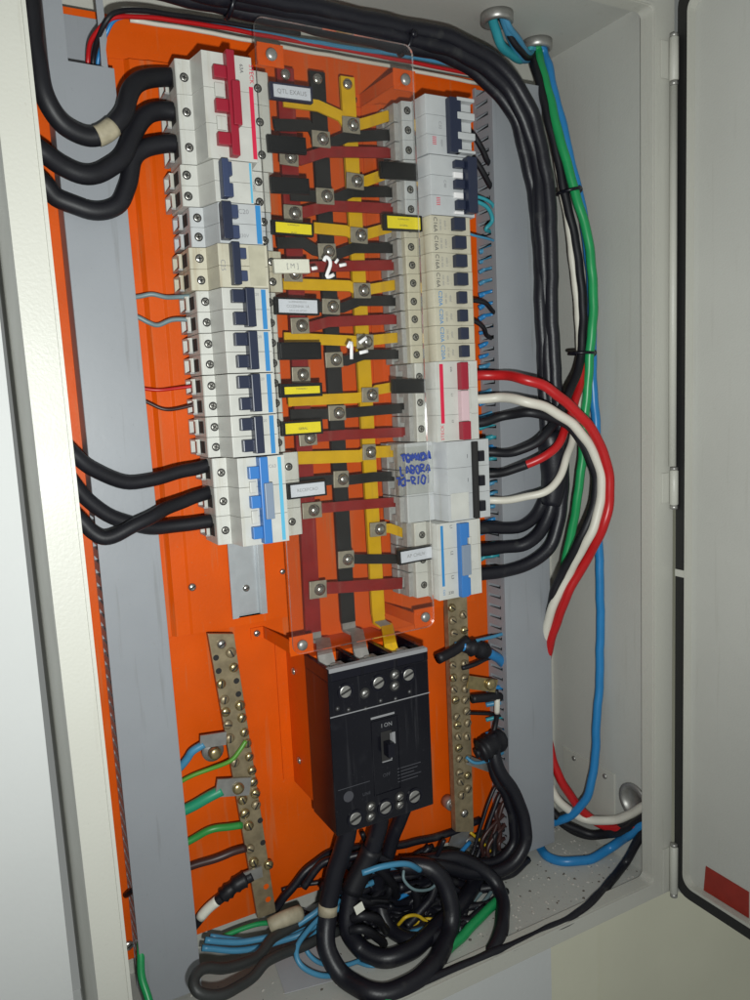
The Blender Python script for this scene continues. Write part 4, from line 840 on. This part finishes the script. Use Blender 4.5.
# cable ties round the risers
def tie(label, p, w, ang):
    px, py, n = p; b = MB(); X, Z = PX(px, py, n); L = w / 2
    c, s_ = math.cos(ang), math.sin(ang); pts = []
    for k in range(25):
        a = 2 * math.pi * k / 24; pts.append(W(X + L * math.cos(a) * c, Z + L * math.cos(a) * s_, n - 6 + 14 * math.sin(a)))
    b.tube(pts, 1.8, BPLAST, 6); e = pts[0]; b.lathe(e - Vector((.003, 0, 0)), (1, 0, .1), [(0, 4.2), (7, 5), (10, 3)], BPLAST, 10)
    tag(b.build('cable_tie'), label, 'cable tie', 'cable ties on the right risers')
tie('upper black cable tie round the green and black risers', (572, 190, 66), 24, .2)
tie('lower black cable tie round the green and black risers, above the red loop', (585, 353, 74), 28, -.02)
def arch_tie(label, p0, p1, n):
    a, c = PX(*p0, n), PX(*p1, n); b = MB(); pts = []
    for k in range(29):
        t = 2 * math.pi * k / 28; f = .5 + .58 * math.cos(t); pts.append(W(a[0] + (c[0] - a[0]) * f, a[1] + (c[1] - a[1]) * f, n - 2 + 12 * math.sin(t)))
    b.tube(pts, 2.2, BPLAST, 6); b.lathe(pts[8], (0, -1, -.4), [(-1, 3.4), (4, 3.6), (5, 2)], BPLAST, 8); tag(b.build('cable_tie'), label, 'cable tie', 'cable ties on the top arch')
arch_tie('black cable tie round the top arch above the dark red toggled breaker', (232, -10), (229, 14), 58)
arch_tie('black cable tie round the top arch above the right breaker column', (410, 30), (404, 52), 58)
# thin wires between the right breakers and their duct
WG = 'thin wires between the right breakers and the duct'
for lab, pts, w, mm_ in (
    ('black wire pair upper strand beside the two dark blue toggles', [(466, 128, 34), (475, 137, 36), (483, 150, 34), (489, 163, 28), (500, 166, 14)], 6, BLACK),
    ('black wire lower strand beside the two dark blue toggles', [(466, 150, 34), (476, 162, 36), (485, 176, 34), (493, 189, 28), (504, 196, 14)], 6, BLACK),
    ('turquoise wire curling in front of the duct slots', [(468, 200, 34), (478, 202, 38), (488, 208, 38), (492, 220, 34), (486, 230, 30), (500, 233, 14)], 4.2, CCYAN),
    ('second turquoise wire curling just above the light blue one', [(468, 196, 30), (482, 198, 34), (492, 204, 34), (495, 216, 28), (500, 226, 14)], 3.6, CCYAN),
    ('straight light blue wire sloping into the duct', [(464, 232, 34), (476, 236, 36), (492, 240, 34), (504, 244, 16)], 2.6, CSKY),
    ('short black wire arching from a small cream breaker', [(464, 300, 34), (477, 301, 37), (486, 304, 37), (494, 312, 30), (504, 316, 14)], 4.6, BLACK),
    ('second short black wire arching from a small cream breaker', [(464, 320, 34), (476, 322, 37), (484, 328, 37), (487, 336, 30), (497, 340, 14)], 4.6, BLACK)):
    cable('control_wire', lab, 'wire', pts, w, mm_, WG, None, 8)
for k in range(27):
    py = 246 + k * 11.9 + random.uniform(-2, 2)
    if 370 < py < 380: continue
    cable('control_wire', 'thin blue wire end showing through a slot of the right duct', 'wire', [(479, py + 4, 9), (485, py + random.uniform(0, 3), 12), (493, py - 1, 20), (503, py - 3, 18)], random.uniform(3.4, 5.5), random.choice((CSKY, CCYAN, CSKY, CBLUE)), 'thin blue wire ends in the right duct slots', None, 8)
# ------------------------------------------------------------------ leads on the earth bar
def lug(b, p, q, n, w, m):
    a, c = PX(*p, n), PX(*q, n); ribbon(b, [(a[0], a[1], n), (c[0], c[1], n)], w, 2.2, m)
def lead(name, label, pts, w, m, lugs=(), bolt=None, extra=None, lm=GALV):
    path, r = cpath(pts, w); e = thing(name, label, 'cable', path[0].x / MM, path[0].z / MM, -path[0].y / MM)
    b = MB(); b.tube(path, r, m, 12); b.build('jacket', e)
    if extra:
        for en, i0, i1, em, sc_ in extra:
            a, z = int(i0 * (len(path) - 1)), int(i1 * (len(path) - 1)); b = MB(); b.tube(path[a:z + 1], r * sc_, em, 12, [r * sc_ * (random.uniform(.72, 1.12) if sc_ > 1.3 else 1) * (.6 if sc_ > 1.3 and q_ in (0, z - a) else 1) for q_ in range(z - a + 1)]); b.build(en, e)
    for (p, q, n, lw) in lugs: b = MB(); lug(b, p, q, n, lw, lm); b.build('cable_lug', e)
    if bolt: X, Z = PX(bolt[0], bolt[1], bolt[2]); screw(X, Z, bolt[2], bolt[3], e, BRASSY, slot=False, name='bolt')
    return e
lead('earth_lead', 'light blue lead with a broad lug, highest on the left of the earth bar', [(160, 790, 10), (186, 760, 18), (193, 751, 22), (204, 744, 25)], 8, CSKY, (((200, 742), (226, 738), 26, 13),), None)
b = MB(); X, Z = PX(214, 752, 20)
t = thing('bolt', 'brass bolt and washer hanging at the light blue lead lug', 'bolt', X, Z, 16)
b.lathe(W(X, Z, 14), NRM, [(0, 11), (3, 11), (3.2, 9), (6, 8), (6, 6), (11, 5.4), (12, 0)], GALV, 18); b.build('head', t)
b = MB(); b.lathe(W(X, Z, 20), NRM, [(0, 6.4), (5, 6), (6.6, 4), (6.8, 0)], BRASSY, 14); b.build('nut', t)
lead('earth_lead', 'thin light green wire bending up onto the earth bar screws', [(165, 790, 8), (188, 778, 14), (210, 769, 20), (230, 761, 27), (240, 750, 28), (246, 741, 27)], 4.4, mat('light_green_insulation', (.09, .28, .03), .4))
lead('earth_lead', 'thick teal green cable with a wide grey lug on the earth bar', [(165, 822, 10), (186, 809, 16), (205, 799, 22), (222, 790, 26)], 11, CTEAL, (((216, 788), (250, 786), 28, 18),), (238, 788, 29.2, 6))
lead('earth_lead', 'mid green wire entering the earth bar below the grey lug', [(170, 850, 8), (195, 838, 14), (215, 829, 20), (242, 825, 21)], 7.4, mat('mid_green_insulation', (.03, .25, .05), .4))
lead('earth_lead', 'dark brown cable entering the earth bar near its lower end', [(175, 872, 8), (200, 863, 14), (222, 856, 20), (246, 848, 21)], 8, CBROWN)
lead('earth_lead', 'black taped lug with a cream sleeve at the lowest earth bar screw', [(185, 936, 10), (206, 911, 18), (222, 897, 24), (238, 884, 27), (252, 876, 28)], 10, BLACK, (((244, 878), (262, 871), 28, 12),), None, (('cream_sleeve', .18, .46, TAGWW, 1.02), ('taped_end', .5, .9, BLACK, 1.5)))
# ------------------------------------------------------------------ leads on the neutral bar
lead('neutral_lead', 'blue cable with a black taped fork lug at the top of the neutral bar', [(520, 677, 14), (505, 665, 22), (492, 654, 34), (478, 649, 40), (462, 646, 40)], 10, CBLUE, (), None, (('taped_lug', .6, 1, BLACK, 1.7),))
b = MB(); path = smooth([pt((468, 640, 38), 3), pt((455, 650, 40), 3), pt((438, 659, 44), 3)], 5); b.tube(path, 6, BLACK, 10)
tag(b.build('tape_tail'), 'black tape tail sticking out left of the neutral bar', 'tape')
lead('neutral_lead', 'thin black wire bending down into the neutral bar', [(500, 656, 16), (488, 658, 26), (476, 664, 30), (462, 668, 27)], 5, BLACK)
lead('neutral_lead', 'thin light blue wire sloping up to the duct from the neutral bar', [(455, 644, 34), (480, 640, 34), (505, 633, 28)], 3.6, CSKY)
lead('neutral_lead', 'short black cable with a brass ring lug bolted beside the neutral bar', [(500, 697, 28), (486, 697, 32), (472, 699, 32)], 9, BLACK, (((468, 682), (496, 686), 32, 15),), (490, 684, 33.2, 7), None, BRASSY)
lead('neutral_lead', 'thin dark wire running level from the duct to the neutral bar', [(505, 717, 18), (488, 714, 26), (468, 713, 26)], 3.4, BLACK)
lead('neutral_lead', 'white taped wire hanging down beside the ring lug', [(496, 690, 30), (497, 706, 32), (496, 722, 28), (492, 742, 30)], 5, BLACK, (), None, (('white_tape', .2, .5, CWHITE, 1.15),))
lead('neutral_lead', 'lump of black tape with blue strands, halfway down the neutral bar', [(506, 733, 20), (497, 741, 32), (486, 748, 38), (476, 754, 38)], 9, BLACK, (((468, 760), (496, 770), 27, 10),), None, (('taped_lump', .25, .95, BLACK, 2.6),))
lead('neutral_lead', 'light blue strand under the lump of black tape', [(504, 752, 24), (490, 760, 34), (476, 763, 34), (466, 757, 28)], 3.4, CSKY)
for k in range(6):
    py = 690 + k * 15
    cable('control_wire', 'thin blue wire end in the lower slots of the right duct', 'wire', [(486, py, 14), (496, py - 2, 20), (506, py - 4, 20), (512, py - 5, 16)], random.uniform(4, 6), random.choice((CSKY, CBLUE, CCYAN)), 'thin blue wire ends in the lower duct slots', None, 8)
# ------------------------------------------------------------------ heap at the foot of the cabinet
TG = 'thick black cables leaving the main breaker'
cable('power_cable', 'thick black cable leaving the left foot of the main breaker into the front loop', 'cable',
      [(352, 800, 78), (345, 840, 72), (335, 875, 66), (327, 915, 66), (328, 950, 80), (345, 978, 96), (372, 993, 104), (404, 988, 108), (432, 966, 106), (450, 932, 96), (448, 893, 84), (430, 868, 70), (400, 866, 52)], 20, BLACK2, TG, (('pale_tape_mark', .235, .25, TANTAPE, 1.03),))
cable('power_cable', 'thick black cable leaving the middle foot of the main breaker into the inner loop', 'cable',
      [(384, 795, 76), (378, 830, 68), (366, 862, 62), (352, 892, 60), (347, 925, 66), (360, 948, 74), (386, 958, 76), (415, 948, 70), (438, 926, 60), (460, 905, 46), (478, 880, 36)], 18, BLACK2, TG, (('taped_joint', .16, .3, BLACK, 1.22),))
cable('power_cable', 'thick black cable leaving the right foot of the main breaker behind the others', 'cable',
      [(413, 785, 74), (398, 825, 56), (385, 862, 44), (378, 890, 36), (390, 930, 42), (420, 940, 50), (455, 930, 50)], 14, BLACK2, TG)
cable('power_cable', 'pair strand of black cable dropping beside the duct and coiling at its foot, outer one', 'cable',
      [(490, 735, 34), (499, 768, 46), (512, 790, 52), (523, 815, 56), (526, 840, 60), (514, 862, 60), (492, 873, 56), (465, 872, 52), (440, 866, 50), (408, 868, 46)], 13, BLACK2, 'black cables dropping beside the right duct')
cable('power_cable', 'pair strand of black cable dropping beside the duct and coiling at its foot, inner one', 'cable',
      [(486, 738, 26), (494, 772, 36), (506, 796, 40), (513, 818, 42), (514, 842, 44), (502, 858, 44), (480, 864, 42), (450, 858, 38), (415, 860, 34)], 10, BLACK2, 'black cables dropping beside the right duct')
cable('power_cable', 'broad black cable bowing from the coil down to the front lip', 'cable',
      [(420, 862, 36), (455, 858, 44), (488, 874, 60), (502, 900, 78), (501, 930, 96), (487, 958, 110), (462, 978, 118), (425, 994, 122), (380, 1010, 124)], 15, BLACK2)
cable('power_cable', 'black cable rising left of the coil to the plate foot', 'cable', [(275, 910, 14), (292, 888, 20), (312, 866, 22), (340, 850, 18), (392, 846, 14), (440, 836, 12), (480, 820, 12)], 8, BLACK2)
cable('power_cable', 'dark grey looped cord lying on the floor at the left front', 'cable',
      [(345, 905, 40), (310, 918, 44), (278, 935, 56), (255, 958, 76), (225, 968, 88), (202, 969, 94), (193, 982, 104), (200, 994, 112), (225, 994, 112), (250, 978, 98), (270, 960, 84), (300, 947, 70), (340, 930, 56)], 11.5, mat('dark_grey_cord', (.028, .03, .03), .5, bump=.2, bscale=350))
for lab, pts, w, mm_ in (
    ('light blue wire strand from the coil to the left duct, upper', [(400, 866, 40), (370, 872, 44), (340, 892, 48), (312, 915, 52), (280, 934, 46), (240, 942, 40), (205, 940, 36)], 6, CSKY),
    ('light blue wire strand from the coil to the left duct, lower', [(392, 872, 34), (350, 896, 40), (318, 924, 48), (285, 940, 44), (240, 950, 40), (202, 948, 34)], 6, CSKY),
    ('blue wire strand lying low along the left floor', [(330, 920, 36), (290, 932, 38), (250, 940, 34), (210, 936, 28)], 5, CSKY),
    ('light blue wire looping forward below the pale card', [(340, 900, 50), (310, 928, 60), (297, 948, 74), (302, 966, 86), (322, 976, 92), (350, 972, 88)], 5.4, CSKY),
    ('second light blue wire looping forward below the pale card', [(342, 905, 46), (318, 930, 56), (306, 946, 66), (318, 962, 76), (340, 966, 80), (362, 960, 72)], 4.6, CSKY),
    ('light blue wire crossing over the top of the coil', [(362, 873, 72), (385, 866, 78), (408, 864, 80), (420, 870, 74)], 6, CSKY),
    ('short light blue wire inside the coil', [(440, 927, 60), (425, 929, 66), (410, 933, 62)], 5.4, CSKY),
    ('green wire lying on the floor behind the looped cord', [(285, 921, 20), (260, 924, 16), (238, 930, 14), (222, 937, 14)], 5, CGREEN),
    ('yellow wire inside the coil', [(398, 925, 58), (406, 917, 66), (418, 916, 64), (430, 922, 60), (446, 915, 56)], 3.4, CYELL),
    ('second yellow wire inside the coil, lower', [(400, 935, 54), (425, 919, 64), (446, 923, 60)], 3.2, CYELL),
    ('yellow wire at the foot of the neutral bar', [(470, 832, 10), (486, 846, 16), (498, 866, 16), (490, 890, 18)], 3, CYELL),
    ('grey wire ring standing behind the coil', [(404, 868, 60), (404, 880, 66), (416, 890, 68), (432, 888, 64), (444, 872, 60)], 3, CGREY)):
    cable('loose_wire', lab, 'wire', pts, w, mm_, None, None, 9)
cable('loose_wire', 'thick green earth wire running under the broad black cable', 'wire', [(500, 898, 'f'), (480, 918, 'f'), (452, 946, 'f'), (420, 978, 'f'), (385, 1004, 'f')], 10, CGREEN)
cable('loose_wire', 'green wire rising at the lower left between front frame and duct', 'wire', [(154, 1020, 70), (148, 1000, 60), (142, 975, 46), (141, 945, 30), (144, 915, 16), (146, 905, 10)], 7.6, CGREEN)
random.seed(21)
for k in range(74):       # black strands tangled inside the coil, none of them tidy
    x0, y0 = (random.uniform(352, 462), random.uniform(872, 922)) if k < 46 else (random.uniform(310, 490), random.uniform(864, 912)); a = random.uniform(-.9, .5) if k % 3 else random.uniform(1.0, 2.2); L = random.uniform(22, 60); cv = random.uniform(-22, 22)
    c_, s_ = math.cos(a), math.sin(a); pts = []
    for j in range(5):
        t = j / 4 - .5; o_ = cv * (1 - 4 * t * t) + random.uniform(-5, 5)
        pts.append((x0 + c_ * t * 2 * L - s_ * o_, min(944 - max(0, x0 + c_ * t * 2 * L - 440) * .8, y0 + s_ * t * 2 * L * .7 + c_ * o_), 14 + (k % 46) * .75 + 12 * math.sin(3 * t + k)))
    cable('loose_wire', 'thin black strand tangled inside the coil under the main breaker', 'wire', pts, random.uniform(3.5, 9.5), BLACK2 if k % 4 else BLACK, 'thin black strands tangled inside the coil', None, 8)
for lab, pts, w, mm_ in (
    ('black finger of cable bent over inside the coil, upper', [(352, 918, 72), (362, 916, 80), (378, 921, 80), (386, 930, 66)], 9, BLACK),
    ('black finger of cable bent over inside the coil, lower', [(350, 930, 74), (362, 930, 82), (376, 936, 82), (384, 944, 66)], 9, BLACK),
    ('grey wire fanning right of the coil towards the duct', [(452, 930, 44), (468, 908, 44), (484, 888, 40), (498, 862, 30)], 4.6, CGREY),
    ('second grey wire fanning right of the coil, nearer the green one', [(458, 934, 50), (474, 914, 50), (490, 894, 44), (504, 872, 34)], 4, CGREY),
    ('tan wire fanning right of the coil', [(454, 922, 40), (466, 904, 42), (476, 892, 36), (486, 868, 26)], 3.4, TANTAPE),
    ('short green wire behind the coil near the main breaker foot', [(376, 880, 30), (384, 892, 34), (392, 902, 32), (396, 914, 24)], 4, CGREEN),
    ('light blue wire low inside the coil', [(356, 962, 66), (372, 966, 72), (392, 962, 70), (408, 954, 60)], 3.6, CSKY),
    ('dark blue wire crossing behind the coil towards the neutral bar', [(395, 900, 36), (425, 884, 36), (452, 862, 28), (470, 842, 18)], 4.4, CBLUE)):
    cable('loose_wire', lab, 'wire', pts, w, mm_, None, None, 8)
b = MB(); X, Z = PX(359, 908, 84); b.box(X - 5, X + 5, Z - 5, Z + 5, 84, 85, TAGWW, .2, .3); tag(b.build('paper_flag'), 'small white paper flag inside the coil under the main breaker', 'paper scrap')
for k in range(9):
    x0, y0 = 462 + k * 5, 838 + (k % 3) * 8
    cable('loose_wire', 'thin dark strand fanning out at the foot of the right duct', 'wire', [(516, 770 + k * 9, 14), (496 + k % 3 * 4, 786 + k * 8, 20 + k), (482 + k % 4 * 6, 822 + k * 5, 22 + k), (470 + k * 4, 860 + k * 3, 24), (448 + k * 3, 894, 30), (424, 916 - k, 30)], random.uniform(3.6, 5.4), random.choice((BLACK, BLACK2, CGREY, CBROWN)), 'thin dark strands at the foot of the right duct', None, 8)
for lab, q, z in (('pale grey card lying under the looped wires on the floor', ((268, 944), (330, 936), (352, 976), (285, 994)), ZF + 1.0), ('narrow pale card strip further back on the floor', ((268, 912), (345, 878), (350, 893), (285, 925)), ZF + 1.6)):
    pts = []
    for px, py in q:
        n = min((k * .5 for k in range(-60, 290)), key=lambda k: abs(PX(px, py, k)[1] - z)); pts.append((PX(px, py, n)[0], n))
    b = MB(); b.poly(pts, z, z + .8, PAPER); tag(b.build('card'), lab, 'card')
b = MB(); path = smooth([pt((270, 926, 44), 5), pt((286, 918, 48), 5), pt((300, 913, 46), 5)], 4); b.tube(path, 8, TANTAPE, 12); tag(b.build('tape_wrap'), 'cream tape wrap round the blue wires behind the looped cord', 'tape')
b = MB(); path = smooth([pt((126, 895, 8), 3), pt((133, 890, 26), 3), pt((141, 885, 30), 3)], 4); b.tube(path, 3, BLACK, 8); X, Z = PX(138, 886, 33); b.box(X - 4, X + 4, Z - 5, Z + 4, 30, 35, GALV, .8); tag(b.build('cable_clip'), 'black strap with a metal clip on the lower edge of the left duct', 'clip')
# plaster crumbs
random.seed(4); b = MB()
for k in range(700):
    X = random.uniform(440, 668) if k % 5 else random.uniform(140, 440); N = random.uniform(-10, 128); r = random.choice((.3, .4, .5, .6, .8, 1.1, 1.5, 1.9)); m_ = DEB if random.random() < .72 else DEBD
    bm = b.bm; h = [bm.verts.new(W(X + r * random.uniform(.6, 1.5) * math.cos(a), ZF + .05, N + r * random.uniform(.6, 1.5) * math.sin(a))) for a in (0, 1.3, 2.5, 3.8, 5.1)]; tp = bm.verts.new(W(X, ZF + r * .8, N))
    b._fin([bm.faces.new((h[i], h[(i + 1) % 5], tp)) for i in range(5)], m_)
o = b.build('debris'); o['kind'] = 'stuff'; o['label'] = 'plaster crumbs scattered over the cabinet floor'
# ------------------------------------------------------------------ light: the camera's flash and a dim room
w = bpy.data.worlds.new('World'); S.world = w; w.use_nodes = True
w.node_tree.nodes['Background'].inputs['Color'].default_value = (0.95, 1.0, 0.96, 1); w.node_tree.nodes['Background'].inputs['Strength'].default_value = 0.21
ld = bpy.data.lights.new('flash', 'SPOT'); ld.energy = 24; ld.shadow_soft_size = 0.008; ld.spot_size = math.radians(136); ld.spot_blend = 1.0; ld.color = (0.965, 1.0, 0.975)
fl = bpy.data.objects.new('flash', ld); C.objects.link(fl)
fp = W(0, 0, H) + wv(R[0]) * 0.030 + wv(R[1]) * 0.055
fl.location = fp
aim = W(*PX(330, 360, 60), 60) - fp
fl.rotation_euler = aim.to_track_quat('-Z', 'Y').to_euler()
S.view_settings.view_transform = 'Standard'; S.view_settings.look = 'None'; S.view_settings.exposure = 0.0; S.view_settings.gamma = 1.0
